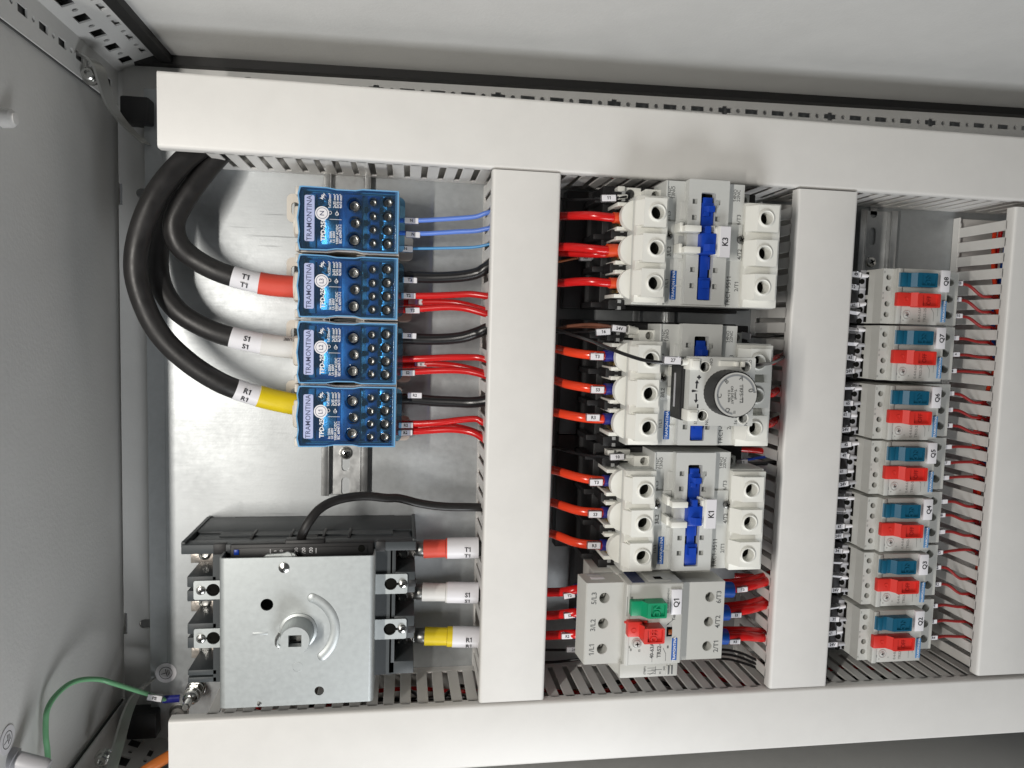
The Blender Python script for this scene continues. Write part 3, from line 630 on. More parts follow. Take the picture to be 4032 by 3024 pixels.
# ================================================================== MOULDED CASE BREAKER with its rotary mechanism plate
def breaker():
    O = Vector((-177, -205, 0))
    t = thing("circuit_breaker", "dark grey circuit breaker under a square zinc mechanism plate", "circuit breaker", O)
    def ob(m, n, **k): return m.obj(n, t, -O, **k)
    m = M()
    m.prism([(-249, -257), (-101, -257), (-101, -137), (-249, -137)], 0.3, 62, "breaker_grey")
    m.prism([(-249, -257), (-101, -257), (-101, -139), (-249, -139)], 62, 84, "breaker_grey")
    m.box(-272, -82, -148, -136.5, 4, 50, "breaker_grey", .8); m.box(-268, -86, -146, -138.2, 48, 79, "breaker_grey", .8); m.box(-273.5, -81, -145.5, -137.5, 72, 86, "breaker_grey", .8)
    for x in (-222, -190, -162, -140): m.box(x, x + 2.4, -140, -136.2, 46, 70, "black_plastic", .3)
    m.box(-224, -206, -139.3, -138, 50, 53, "black_plastic", .3); m.box(-184, -166, -143, -137.2, 56, 72, "black_plastic", .4); m.box(-190, -158, -143, -134, 79, 89, "black_plastic", .8)
    m.box(-274, -270.5, -144, -135.6, 2, 84, "breaker_grey", .6); m.box(-84, -80.6, -146, -135.6, 2, 84, "breaker_grey", .6)
    for y0, y1 in ((-186.4, -165), (-226.7, -205.4), (-257, -245.9)):
        m.box(-269.5, -246, y0, y0 + (y1 - y0) * .43, 20, 84, "breaker_grey", .7); m.box(-269.5, -246, y0 + (y1 - y0) * .57, y1, 20, 84, "breaker_grey", .7); m.box(-264, -246, y0 + 1, y1 - 1, 10, 80, "breaker_grey", .4)
    for y0, y1 in ((-183.9, -165), (-225, -204.4), (-257, -245.4)): m.box(-103, -81, y0, y1, 6, 84, "breaker_grey", 1)
    m.box(-103, -98, -256, -140, 10, 84, "breaker_grey", .5)
    for y0, y1 in ((-165, -146), (-204.4, -184), (-245.4, -225)): m.box(-102, -82, y0, y1, 4, 40, "black_plastic", .3)
    for y in (-175.5, -217): m.box(-86.5, -80.4, y - 3, y + 3, 78, 84.3, "black_plastic", .3)
    m.box(-248, -238, -146, -137, 80, 86.4, "black_plastic", .6); m.box(-115, -107, -146, -137, 80, 86.4, "black_plastic", .6)
    ob(m, "body")
    m = M(); m.box(-234, -117, -168, -136.6, 80, 90, "black_plastic", 1.2); m.box(-231, -122, -168, -139.5, 89.4, 90.8, "black_plastic", .4); m.box(-230.5, -226.5, -145, -140.5, 90.5, 92, "blue_plastic", .5)
    m.lathe((-127, -141.5, 90), [(3, 0), (2.8, 1.4), (.01, 1.4)], "hole_black", 14); trip = ob(m, "trip_unit")
    for s_, x in (("s", -198), ("0", -192.5), ("/30", -180.5), ("/20", -174.5), ("/20", -168.5)): text(s_, (x - O.x, -142.3 - O.y, 90.9), 4.0, "ink_white", t)
    text("|", (-164.5 - O.x, -142.3 - O.y, 90.9), 5, "ink_white", t, rot=0); text("|", (-201.6 - O.x, -142.3 - O.y, 90.9), 4, "ink_white", t, rot=0)
    # terminals at the left end: pads, screws, tinned bars
    for y in (-160, -204, -247):
        m = M(); m.box(-277, -250, y - 6, y + 6.5, 30, 46, "tin", .6); m.lathe((-265, y + 2, 46), [(5, 0), (5, 1.6), (3.4, 2.2), (2.8, .6), (.01, .4)], "steel", 18)
        m.T = Matrix.Translation((-268, y - 10, 24)) @ Matrix.Rotation(math.radians(28), 4, 'X') @ Matrix.Rotation(math.radians(-12), 4, 'Y'); m.box(-9, 12, -5, 5, -1.5, 1.5, "tin", .4); m.T = None
        ob(m, "terminal_pad")
    for y in (-160, -201.5, -243):
        m = M(); m.lathe((-91.5, y, 46), [(5.2, 0), (5.2, 2.5), (3.8, 3.2), (2.8, 1.2), (.01, 1)], "steel", 18); m.box(-97, -82, y - 6, y + 6, 42, 46, "tin", .5); ob(m, "terminal_screw")
    # mechanism plate
    hx0, hx1, hy0, hy1 = -239.6, -115, -269.5, -143.4
    m = M(); m.prism(rect(hx0 + 5, hx1 - 4, hy0, hy1), 103.4, 105, "zinc_bracket", [circ(-201.8, -182.8, 5.1, 22), circ(-159.5, -258.2, 3.9, 20)])
    def lip(x, sgn, wd):
        pr = [(x + sgn * wd, 105), (x + sgn * wd * .45, 104.6), (x + sgn * wd * .15, 103.2), (x, 100.5), (x, 64), (x + sgn * 1.6, 64), (x + sgn * 1.6, 100), (x + sgn * wd * .5, 103), (x + sgn * wd, 103.4)]
        m.wedge(pr, hy0, hy1, "zinc_bracket")
    lip(hx0, 1, 5); lip(hx1, -1, 4); ob(m, "mechanism_plate", angle=60)
    for x0, x1, y0, y1, cx, dx in ((-263.8, hx0 + 1, -184.2, -168.1, -248.3, -258), (-263.8, hx0 + 1, -225.9, -209.3, -248.3, -258), (hx1 - 1, -87.8, -183.6, -166.1, -102, -91.6), (hx1 - 1, -88, -224.1, -206.3, -102.2, -91.8)):
        y = (y0 + y1) / 2; m = M(); m.prism(rect(x0, x1, y0, y1, 1.6, 3), 84.6, 86.2, "zinc_bracket", [circ(cx, y, 5.4, 20)]); m.lathe((cx, y, 84.7), [(5.4, 0), (.01, .1)], "hole_black", 16); m.box(min(cx, dx) + 4, max(cx, dx) - 3, y - 1, y + 1, 86.2, 86.4, "hole_black", 0)
        m.lathe((dx, y, 86.2), [(3.9, 0), (3.9, .6)], "steel", 18); m.screw((dx, y, 86.8), 3.3, rot=.2); ob(m, "fixing_tab")
    m = M(); cx, cy = -176.8, -205.8
    m.lathe((cx, cy, 105), [(15.4, 0), (15.2, 1), (14.2, 1.4), (13.2, 1.8), (12.6, 8), (12, 18), (11.4, 19.4)], "zinc_bracket", 36, 'z', False)
    m.prism(circ(cx, cy, 11.45, 36), 118, 124.5, "zinc_bracket", [rect(cx - 5, cx + 5.2, cy - 4.8, cy + 4.8)]); m.box(cx - 5, cx + 5.2, cy - 4.8, cy + 4.8, 112, 114, "dark_steel", 0)
    ob(m, "shaft_socket", angle=40)
    m = M(); m.tube([(cx - 13.4, cy + 2, 112), (cx - 15.6, cy - 2, 113), (cx - 15.8, cy - 7, 113), (cx - 13.6, cy - 10, 112)], 1.5, "steel", 10); ob(m, "retaining_clip")
    m = M(); m.tube([(cx + 29.8 * math.cos(math.radians(a)), cy + 29.8 * math.sin(math.radians(a)), 104.6) for a in range(68, -50, -9)], 4.2, "zinc_bracket", 14, 3, .42)
    for a in (68, -49): m.lathe((cx + 29.8 * math.cos(math.radians(a)), cy + 29.8 * math.sin(math.radians(a)), 104.6), [(4.2, 0), (3.6, 1), (2.2, 1.6), (.01, 1.75)], "zinc_bracket", 18)
    ob(m, "pressed_arc")
    m = M(); m.lathe((-188.3, -152, 105), [(4.4, 0), (4.2, .8), (2.5, 1.5), (.01, 1.8)], "steel", 22); ob(m, "rivet")
    m = M(); m.lathe((-207.6, -267, 105), [(2, 0), (1.6, .8), (.01, 1.1)], "steel", 14); ob(m, "rivet")
    m = M(); m.lathe((-177.1, -236.8, 105), [(4.2, 0), (4.2, .16), (3.8, .2), (3.8, .05), (.01, .05)], "zinc_bracket", 26); ob(m, "pressed_ring")
    m = M(); m.box(-213, -201, -208.2, -205.9, 104.9, 105.06, "zinc_bracket", .1); ob(m, "pressed_mark")
    m = M(); m.prism([(-207, -146), (-203, -142.3), (-190, -141.4), (-186, -140.6), (-181, -141.6), (-178, -146)], 98, 101, "zinc_bracket"); m.lathe((-186, -143.5, 100), [(3.6, 0), (3.4, 2)], "zinc_bracket", 16); ob(m, "lever")
breaker()

# ================================================================== LARGE STARTER Q1
def big_starter():
    O = Vector((95.35, -194.94, 0))
    t = thing("motor_starter", "large grey motor starter with a green ON and a red OFF button, tagged Q1", "motor starter", O)
    def ob(m, n): return m.obj(n, t)
    m = M(); m.box(-20, 90, -40, 30.5, 9.2, 60, "black_plastic", .8); m.box(-20, 90, -40, 30.5, 60, 96, "starter_grey", .8); m.box(-33, -18, -40, 30.5, 100, 110, "starter_grey", .8); m.box(-2, 49, -38, 32.2, 60, 106, "starter_grey", .8)
    m.box(-28, -16, 30.2, 30.9, 103, 106, "label_grey", .2); m.box(-27, -15, 30.2, 31, 110, 116, "label_white", .2); m.box(-8, -3, 30.2, 30.7, 70, 78, "hole_black", .2); m.box(60, 68, 27, 30.7, 84, 90, "hole_black", .2)
    ob(m, "body")
    hl = [(-17.4, 17.3), (-17.7, -5), (-17.9, -27.4)]; hr = [(79.2, 13.9), (79.1, -8.4), (78.8, -30.5)]
    def hole(m, x, y, z, r):
        m.lathe((x, y, z - 14), [(r - .3, 0), (.01, .1)], "hole_black", 18); m.screw((x, y, z - 11), r * .72, "steel"); m.lathe((x, y, z), [(r - .25, -14), (r - .2, -.9), (r + .55, .05), (r + .6, -.6)], "starter_grey", 24, 'z', False)
    m = M(); m.prism(rect(-32.8, -.6, -40.6, 30.6), 102, 125, "starter_grey", [circ(x, y, 4.6, 22) for x, y in hl]); m.wedge([(-35.6, 102), (-32.7, 102), (-32.7, 125), (-33.6, 124)], -40.6, 30.6, "starter_grey")
    for x, y in hl: hole(m, x, y, 125, 4.6)
    ob(m, "terminal_deck")
    m = M(); m.prism(rect(49.6, 92.6, -42.2, 27.6), 95, 121, "starter_grey", [circ(x, y, 4.4, 22) for x, y in hr])
    for x, y in hr: hole(m, x, y, 121, 4.4)
    ob(m, "terminal_deck")
    m = M(); m.box(-.8, 49.8, -39.2, 31.9, 104, 133, "starter_grey", 1.2, 3); m.box(.6, 3, -39, 31.6, 132.6, 133.4, "starter_grey", .3); m.box(0, 5, 4, 21, 132.5, 133.15, "ink_pale", .1); ob(m, "front_block")
    m = M(); m.box(-2.6, 49.2, -52.4, -39.4, 60, 129, "starter_grey", 1); m.wedge([(-12, 62), (-2, 62), (-2, 126), (-5, 122)], -50, -40, "starter_grey"); m.box(-22, -6, -46, -40, 60, 100, "starter_grey", .6); m.lathe((-9.5, -43.5, 100), [(2.6, 0), (.01, .2)], "hole_black", 14)
    for x in (40.2, 43.2): m.box(x, x + 1.5, -50.5, -42.5, 128.9, 129.3, "ink_grey", .1); m.box(x - 1.4, x - .1, -50.5, -42.5, 129, 129.9, "starter_grey", .2)
    ax = ob(m, "auxiliary_block")
    m = M()
    for y in (-44.5, -47, -49.5): m.box(22, 29, y, y + .35, 129, 129.1, "ink_grey", 0)
    m.box(25.5, 35, -46.2, -45.8, 129, 129.12, "ink_grey", 0); m.box(29, 29.4, -50, -43, 129, 129.12, "ink_grey", 0); m.prism([(24, -50.4), (28.7, -47.6), (28.7, -47.2), (24, -50)], 129, 129.1, "ink_grey"); ob(m, "circuit_print")
    for s_, x, y in (("(73)", 19.5, -48), ("(81)", 19.5, -44.4), ("44", 33.5, -49), ("(62)", 37, -45)): text(s_, (x, y, 129.1), 2.3, "ink_grey", t)
    m = M(); m.box(2, 13.4, 6.2, 19, 132.5, 138.5, "button_green", .8); m.wedge([(10.5, 138), (14.6, 138), (14.6, 144)], 6.2, 19, "button_green")
    m.prism(rect(14.2, 31.2, 6, 19, 1, 2), 132.5, 144.4, "button_green", [rect(17.5, 29.6, 7.6, 17.4, .6, 2)]); m.box(17.5, 29.6, 7.6, 17.4, 132.6, 142.6, "button_green", 0); g = ob(m, "on_button"); text("ON", (23, 12.5, 142.8), 8.6, "button_green", g, bold=.1, ext=1.)
    m = M(); m.box(-.4, 12, -11.6, 1.6, 132.5, 139.5, "button_red", .9); m.box(-2, 18, -1.6, .2, 132.5, 135, "button_red", .4); m.wedge([(9, 139), (12.2, 139), (12.2, 145)], -11.6, 1.6 - 2, "button_red"); m.lathe((4.6, -6, 139.4), [(2.3, 0), (2.2, .6), (1.6, .6), (1.4, .3), (.01, .3)], "button_red", 18)
    m.prism(rect(11.8, 29.8, -15.4, -2.2, 1, 2), 132.5, 145.4, "button_red", [rect(15, 28, -14, -3.4, .6, 2)]); m.box(15, 28, -14, -3.4, 132.6, 143.4, "button_red", 0); g = ob(m, "off_button"); text("OFF", (21, -8.8, 143.6), 7.4, "button_red", g, bold=.1, sx=.86, ext=1.)
    m = M(); m.box(38.3, 47.8, 4.7, 26.8, 132.5, 135, "label_white", .6); q = ob(m, "name_tag"); text("Q1", (43, 15.6, 135.1), 6.8, "ink_black", q, bold=.1)
    m = M(); m.box(41.2, 46, -36, -16.4, 132.5, 133.6, "brand_blue", .3, 1); q = ob(m, "brand_plate"); text("TRAMONTINA", (43.6, -26.2, 133.7), 3.3, "ink_white", q)
    m = M(); m.lathe((9.8, -19.9, 133), [(4.4, 0), (4.2, .8), (3.7, .9), (3.6, .3), (.01, .3)], "dial_grey", 24); m.screw((9.8, -19.9, 133.2), 3.3, "dial_grey", rot=.15); ob(m, "setting_dial")
    m = M(); m.box(36, 41, -15, -6.6, 132.6, 133.2, "hole_black", .2); m.box(37.5, 40.5, -13, -8.6, 132.8, 134, "amber", .3); ob(m, "test_window")
    m = M(); m.box(5, 16, 31.6, 32.4, 100, 130, "navy_ink", .2, 1); m.box(20, 40, 31.8, 32.35, 104, 128, "starter_grey", .1); m.box(27, 34, 31.9, 32.6, 118, 124, "hole_black", .2); ob(m, "rating_plate")
    m = M(); m.box(24, 24.3, -37, -28, 133, 133.1, "ink_grey", 0); m.prism([(36, -36.5), (36.4, -36.5), (36.4, -30), (33.8, -25), (33.4, -25.2), (36, -30.2)], 133, 133.1, "ink_grey"); m.box(37, 38.6, -25.4, -23, 133, 133.1, "ink_grey", 0)
    m.prism([(35.2, -5.4), (37.4, -3.2), (38.2, -4)], 133, 133.1, "ink_grey"); m.prism([(36.6, -4.4), (42, -.2), (42, .2), (36.3, -4.1)], 133, 133.1, "ink_grey"); ob(m, "printed_marks")
    for s_, x, y, z_, zz in (("5/L3", -26.4, 17.4, 6.2, 125.1), ("3/L2", -26.5, -6.2, 6.2, 125.1), ("1/L1", -26.9, -27.4, 6.2, 125.1), ("6/T3", 87.6, 13.7, 6.2, 121.1), ("4/T2", 87.7, -8.7, 6.2, 121.1), ("2/T1", 87.2, -30.7, 6.2, 121.1),
                            ("40-63A", 23.8, -27, 4.6, 133.2), ("TRS2-80", 30.2, -25, 4.9, 133.2), ("Test", 42, 2.4, 3.8, 133.2), ("IEC 60947-2,60947-4-1", 36.2, 16.5, 2.3, 133.2), ("63", 3.6, -23, 2.2, 133.2), ("60", 5, -25.5, 2.2, 133.2), ("52", 12.6, -26.5, 2.2, 133.2), ("44", 16.8, -19, 2.2, 133.2)):
        text(s_, (x, y, zz), z_, "ink_grey" if z_ > 3 else "ink_pale", t, bold=.04)
    return t
big_starter()

# ================================================================== SMALL STARTERS Q8 .. Q2
def small_starter():
    t = thing("small_motor_starter", "small grey motor starter tagged Q8, topmost of the column", "motor starter", (359.47, 88.16, 0), "small motor starters in the right bay")
    def ob(m, n): return m.obj(n, t)
    m = M(); m.box(-1.6, 51, -25.4, 26.2, 9.2, 88, "starter_grey", .7); m.box(-1.9, 2.6, -25.2, 26, 87, 90, "starter_grey", .5); m.box(-12, 0, -25.2, 26, 9.2, 70, "starter_grey", .5); ob(m, "body")
    sh = [(-6.2, 18), (-6.1, 7.7), (-6.2, -6.6), (-6.3, -16.6)]
    m = M(); m.prism(rect(-12, -1.5, -25.2, 26), 70, 82, "starter_grey", [circ(x, y, 2.7, 16) for x, y in sh])
    for x, y in sh: m.lathe((x, y, 70.2), [(2.7, 0), (.01, .1)], "hole_black", 14); m.lathe((x, y, 74), [(2, 0), (1.9, .6), (.01, .7)], "dark_steel", 12)
    ob(m, "auxiliary_block")
    m = M(); m.box(-30, -11.8, -25, 25.8, 9.2, 46, "black_plastic", .5); m.box(-19, -11.8, -25, 25.8, 44, 58, "label_grey", .5)
    for y in (15, 1, -12, -23): m.lathe((-17, y, 57), [(2.8, 0), (2.6, 1.3), (.01, 1.3)], "hole_black", 14)
    m.box(-13, -11.7, 2, 24, 57, 61, "hole_black", .1); m.box(-13, -11.7, -24, -2, 57, 61, "hole_black", .1); ob(m, "wire_entry")
    rh = [(72.3, 17.7), (72.4, 1.4), (72.8, -14.4)]
    m = M(); m.prism(rect(50.6, 81, -24.9, 26.6), 40, 65, "starter_grey", [circ(x, y, 4.2, 18) for x, y in rh]); m.box(50.6, 80, -24, 26, 9.2, 40, "starter_grey", .4)
    for x, y in rh: m.lathe((x, y, 57), [(4.1, 0), (3.6, 1), (.01, 1.2)], "ink_pale", 16)
    ob(m, "terminal_deck")
    m = M(); m.box(-1.2, 33, 8.2, 22.6, 87.5, 88.6, "starter_grey", .2); m.box(-.8, 4, 9, 22, 88, 94, "button_teal", .5); m.box(4, 12, 9, 22, 88, 92.5, "button_teal", .3); m.wedge([(8.5, 92), (13, 92), (13, 97)], 9, 22, "button_teal"); m.wedge([(-1.8, 90), (3, 94), (3, 90)], 9, 22, "button_teal")
    m.prism(rect(12.6, 32.6, 9, 22, .8, 2), 88, 97.2, "button_teal", [rect(17, 31, 10.6, 20.4, .5, 2)]); m.box(17, 31, 10.6, 20.4, 88, 95.8, "button_teal", 0); g = ob(m, "on_button"); text("ON", (24, 15.5, 95.9), 7, "button_teal", g, bold=.1, ext=.9)
    m = M(); m.box(-3.6, 13, -8.8, 3.8, 88, 93.5, "button_red", .8); m.wedge([(9, 93), (13.4, 93), (13.4, 98.5)], -8.8, 3.8, "button_red"); m.lathe((4.8, -2.6, 93.4), [(2.1, 0), (2, .5), (1.5, .5), (1.3, .25), (.01, .25)], "button_red", 16)
    m.prism(rect(13, 35.6, -9.6, 3.2, 1, 2), 88, 99, "button_red", [rect(17.5, 33.4, -8.2, 1.8, .5, 2)]); m.box(17.5, 33.4, -8.2, 1.8, 88, 97, "button_red", 0); g = ob(m, "off_button"); text("OFF", (25, -3.2, 97.2), 6.2, "deep_red_wire", g, bold=-.02, sx=.8)
    m = M(); m.box(34, 38, -8, -1.6, 87.8, 89.6, "amber", .3); m.box(35.4, 37.6, 1, 2.4, 87.8, 89, "hole_black", .2); ob(m, "test_window")
    m = M(); m.box(45.6, 50.4, -22.4, -2.5, 87.8, 88.8, "brand_pale", .2, 1); q = ob(m, "brand_plate"); text("TRAMONTINA", (48, -12.4, 88.9), 3.1, "ink_white", q)
    m = M(); m.lathe((10, -16.8, 88), [(4.2, 0), (4.1, .5), (3.7, .5), (3.6, .15), (.01, .15)], "dial_grey", 22); m.screw((10, -16.8, 87.2), 2.6, "dial_grey", rot=.3); ob(m, "setting_dial")
    m = M(); m.prism([(38, -22), (38.3, -22), (38.3, -14), (35.4, -9.8), (35, -10), (37.9, -14.2)], 88, 88.1, "ink_pale"); m.box(42, 42.3, -17, -9.5, 88, 88.1, "ink_pale", 0); ob(m, "printed_marks")
    for s_, x, y, z_ in (("0.4-0.63A", 23.4, -16, 3.6), ("TRS2-25", 29, -16.4, 3.8), ("0.5", 4, -19, 2), ("4", 7, -22, 2), ("6", 16.5, -20.5, 2), ("14", -10.6, 22.6, 2.1), ("13", -10.9, 3, 2.1), ("22", -10.8, -1.6, 2.1), ("21", -11.1, -21.6, 2.1)): text(s_, (x, y, 88.1 if x > 0 else 82.1), z_, "ink_pale", t)
    return t
QY = {8: 88.16, 7: 35.0, 6: -21.1, 5: -74.4, 4: -129.0, 3: -183.2, 2: -239.2}
q8 = small_starter(); starters = {8: q8}
for n_ in (7, 6, 5, 4, 3, 2):
    starters[n_] = dup(q8, (359.47, QY[n_], 0), "small grey motor starter tagged Q%d, between the cross ducts on the right" % n_)
for n_, t in starters.items():
    m = M(); m.box(41.1, 50.4, 5.6, 25.7, 87.6, 91, "label_white", .5); q = m.obj("name_tag", t); text("Q%d" % n_, (46.4, 15.4, 91.1), 6.4, "ink_black", q, bold=.12)

# ================================================================== CABLES AND WIRES
def wire(name, label, cat, pts, r, mn, group=None, n=12, seg=6, flat=1.):
    o = Vector(pts[0]); m = M(); m.tube([Vector(p) - o for p in pts], r, mn, n, seg, flat)
    w_ = m.obj(name, None, o); tag(w_, label, cat, group); w_["_o"] = [o.x, o.y, o.z]; return w_
def sleeve(w_, a, b, r, mn, name="end_sleeve", n=16, flat=1., r2=None):
    o = Vector(w_["_o"]); m = M(); m.tube([Vector(a) - o, (Vector(a) + Vector(b)) / 2 - o, Vector(b) - o], [r, r2] if r2 else r, mn, n, 3, flat); return m.obj(name, w_)
def marker(w_, c, ang, L, W, s_, mn="label_white", rise=0., size=None, tilt=0., clear=True, ht=None):
    """printed strip in a clear carrier on a wire: c is the middle of its face"""
    o = Vector(w_["_o"]); c = Vector(c); m = M()
    T = Matrix.Translation(c - o) @ Matrix.Rotation(math.radians(ang), 4, 'Z') @ Matrix.Rotation(math.radians(tilt), 4, 'X')
    h = ht or W * .8
    m.T = T; m.box(-L / 2, L / 2, -W / 2, W / 2, -.9, 0, mn, .35, 1)
    k = m.obj("wire_marker", w_)
    if clear:
        m = M(); m.T = T; m.box(-L / 2 - .4, L / 2 + .4, -W / 2 - .5, W / 2 + .5, -h, -.3, "clear_sleeve", .6, 1); m.obj("marker_carrier", w_)
    if s_:
        q = text(s_, c - o + Vector((0, 0, .12)), size or W * .72, "ink_black", k, rot=ang, bold=.04)
        q.rotation_euler = (Matrix.Rotation(math.radians(ang), 4, 'Z') @ Matrix.Rotation(math.radians(tilt), 4, 'X')).to_euler()
    return k
# ---- the three heavy feeders
G1 = "heavy black feeder cables on the left"
def feeder(pts, lab, band, mark, i0, shrink):
    w_ = wire("power_cable", lab, "cable", pts, 9, "black_rubber", G1, 24, 8)
    P = [Vector(p) for p in pts]
    a, b, c = shrink
    o = Vector(w_["_o"]); P = spline(pts, 8)
    def part(xa, xb, r, mn, nm):
        q = [p - o for p in P if xa <= p.x <= xb and p.y < 120]; m = M(); m.tube(q, r, mn, 24, 1, 1., False); return m.obj(nm, w_)
    part(a[0], b[0] + 2, 9.25, "label_white", "label_sleeve"); part(b[0] - 4, 0, 9.75, band, "heat_shrink")
    mid = min((p for p in P if p.y < 120), key=lambda p: abs(p.x - (a[0] + b[0]) / 2 - 1)); an = math.degrees(math.atan2(b[1] - a[1], b[0] - a[0]))
    lab_o = [ch for ch in w_.children if ch.name.startswith("label_sleeve")][0]
    for dy, rr in ((2.2, 0), (-4.9, 0)):
        yy = dy; zz = math.sqrt(max(1, 9.3 ** 2 - dy ** 2)) + .5
        d = Vector((math.cos(math.radians(an)), math.sin(math.radians(an)), 0)); nrm = Vector((-d.y, d.x, 0))
        q = text(mark, mid + d * .8 + nrm * yy + Vector((0, 0, zz)) - o, 6.6, "ink_black", lab_o, rot=an, bold=.06)
        q.rotation_euler = (Matrix.Rotation(math.radians(an), 4, 'Z') @ Matrix.Rotation(math.atan2(a[2] - b[2], math.hypot(b[0] - a[0], b[1] - a[1])), 4, 'Y') @ Matrix.Rotation(-math.asin(max(-1, min(1, dy / 9.3))), 4, 'X')).to_euler()
    return w_
feeder([(-252, 214, 40), (-262, 198, 46), (-280, 176, 58), (-297, 148, 66), (-309, 116, 67), (-313, 86, 65), (-307, 56, 60), (-295, 32, 56), (-275, 11, 52), (-252, -5, 48), (-232, -14, 42), (-210, -21, 36), (-188, -26, 33)], "outermost black feeder cable marked R1 with a yellow band", "yellow_shrink", "R1", 0, ((-241, -9.6, 44), (-218, -18.6, 38), (-187, -26.4, 32.6)))
s1 = feeder([(-248, 210, 26), (-262, 190, 30), (-282, 165, 30), (-299, 136, 28), (-306, 106, 32), (-302, 78, 38), (-288, 56, 41), (-266, 42, 42), (-244, 34, 40), (-215, 28, 36), (-186, 25, 33)], "middle black feeder cable marked S1 with a white band", "white_shrink", "S1", 0, ((-245, 34.6, 40), (-218, 28.6, 36.4), (-187, 25.2, 33)))
feeder([(-240, 208, 30), (-256, 188, 36), (-273, 160, 46), (-287, 132, 49), (-285, 113, 47), (-274, 101, 43), (-258, 92, 42), (-240, 86, 40), (-214, 81, 36), (-186, 79.5, 33)], "innermost black feeder cable marked T1 with a red band", "red_shrink", "T1", 0, ((-244, 87.6, 40.4), (-218, 81.8, 36.6), (-187, 79.6, 33)))
sh = [c for c in s1.children if c.name.startswith("heat_shrink")][0]
for s_, x in (("TUBE", -194), ("12", -208)):
    q = text(s_, Vector((x, 33.2, 42.3)) - Vector(s1["_o"]), 4.4, "ink_black", sh, rot=176)
    q.rotation_euler = (Matrix.Rotation(-math.asin(.62), 4, 'X') @ Matrix.Rotation(math.radians(176), 4, 'Z')).to_euler()
# ---- outgoing wires of the power blocks
n5 = Z(1100, 700, 2.458); n6 = Z(1100, 1200, 2.458)
G2 = "thin wires from the power blocks to the cross duct"
def pb_wire(f, pts, r, mn, lab, mk=None, name="wire", grp=G2, mn2="label_white", fz=None):
    w_ = wire(name, lab, "wire", [f(*p) for p in pts], r, mn, grp, 18)
    if mk:
        x, y, z, ang, s_ = mk[:5]; L = mk[5] if len(mk) > 5 else 12.8; W = mk[6] if len(mk) > 6 else 5.
        marker(w_, f(x, y, z), ang, L, W, s_, mn2)
    return w_
pb_wire(n5, [(1120, 412, 28), (1200, 412, 30), (1380, 412, 33), (1560, 402, 36), (1720, 392, 39), (1900, 376, 43), (1990, 345, 46), (2090, 320, 48)], 2.1, "blue_wire", "upper blue wire marked N leaving the top power block", (1278, 414, 34.5, 0, "N"))
pb_wire(n5, [(1120, 532, 28), (1200, 534, 30), (1400, 540, 32), (1560, 532, 35), (1720, 522, 38), (1900, 514, 42), (1990, 497, 45), (2090, 480, 48)], 2.1, "blue_wire", "middle blue wire marked N leaving the top power block", (1293, 548, 34, -1, "N"))
pb_wire(n5, [(1100, 684, 26), (1240, 684, 27), (1400, 684, 29), (1620, 680, 33), (1850, 674, 39), (1960, 660, 42), (2080, 630, 46)], 1.3, "sky_wire", "thin light blue wire marked N, lowest of those from the top block", (1222, 686, 31, 0, "N"))
G3 = "thick black wires from the power blocks"
for f, pts, lab, mk in ((n5, [(1110, 962, 28), (1250, 958, 30), (1450, 966, 32), (1640, 962, 35), (1800, 948, 38), (1920, 920, 41), (1990, 878, 44), (2090, 820, 46)], "thick black wire marked T2 leaving the L3 block", (1264, 990, 36, 0, "T2")),
                        (n6, [(1110, 330, 28), (1250, 330, 30), (1450, 335, 32), (1640, 330, 35), (1780, 312, 38), (1900, 275, 41), (1970, 248, 44), (2090, 190, 46)], "thick black wire marked S2 leaving the L2 block", (1257, 300, 36.5, -1, "S2")),
                        (n6, [(1110, 908, 28), (1300, 915, 30), (1500, 932, 32), (1700, 940, 35), (1850, 946, 38), (1990, 930, 43), (2090, 900, 46)], "thick black wire marked R2 leaving the L1 block", (1311, 878, 36.5, 0, "R2"))):
    pb_wire(f, pts, 5.2, "black_wire", lab, mk, "thick_wire", G3)
G4 = "red wires from the power blocks to the cross duct"
def red3(f, tri, blockname, mk):
    for (pts, lab), k in zip(tri, mk):
        pb_wire(f, pts, 3.0, "red_wire", lab, k, "wire", G4)
red3(n5, (([(1120, 1138, 28), (1250, 1142, 30), (1450, 1142, 33), (1700, 1132, 37), (1850, 1126, 40), (2000, 1145, 44), (2090, 1160, 46)], "top red wire marked T2 leaving the L3 block"),
          ([(1120, 1210, 20), (1300, 1206, 22), (1500, 1200, 25), (1700, 1210, 29), (1850, 1240, 34), (2000, 1285, 40), (2080, 1310, 44)], "middle red wire tucked behind the others at the L3 block"),
          ([(1130, 1280, 28), (1280, 1276, 30), (1450, 1262, 33), (1650, 1252, 37), (1800, 1265, 40), (1920, 1295, 43), (2010, 1322, 45), (2090, 1340, 46)], "bottom red wire marked T2 leaving the L3 block")), "L3",
     ((1250, 1141, 34.5, 0, "T2"), (1318, 1200, 26, 0, ""), (1290, 1284, 34.5, 2, "T2")))
red3(n6, (([(1120, 526, 28), (1250, 525, 30), (1400, 520, 33), (1650, 508, 37), (1850, 508, 40), (1930, 512, 42), (2010, 535, 45), (2090, 550, 46)], "top red wire leaving the L2 block with a blank clear sleeve"),
          ([(1120, 590, 18), (1300, 582, 21), (1500, 570, 25), (1700, 590, 29), (1850, 620, 34), (2000, 665, 40), (2080, 690, 44)], "middle red wire with a faded S2 strip at the L2 block"),
          ([(1120, 655, 28), (1260, 652, 30), (1450, 640, 33), (1650, 634, 37), (1800, 642, 40), (1920, 665, 43), (2010, 695, 45), (2090, 720, 46)], "bottom red wire marked S2 leaving the L2 block")), "L2",
     (None, (1370, 577, 26, 0, "S2", 11, 3.4), (1243, 660, 34.5, 1, "S2")))
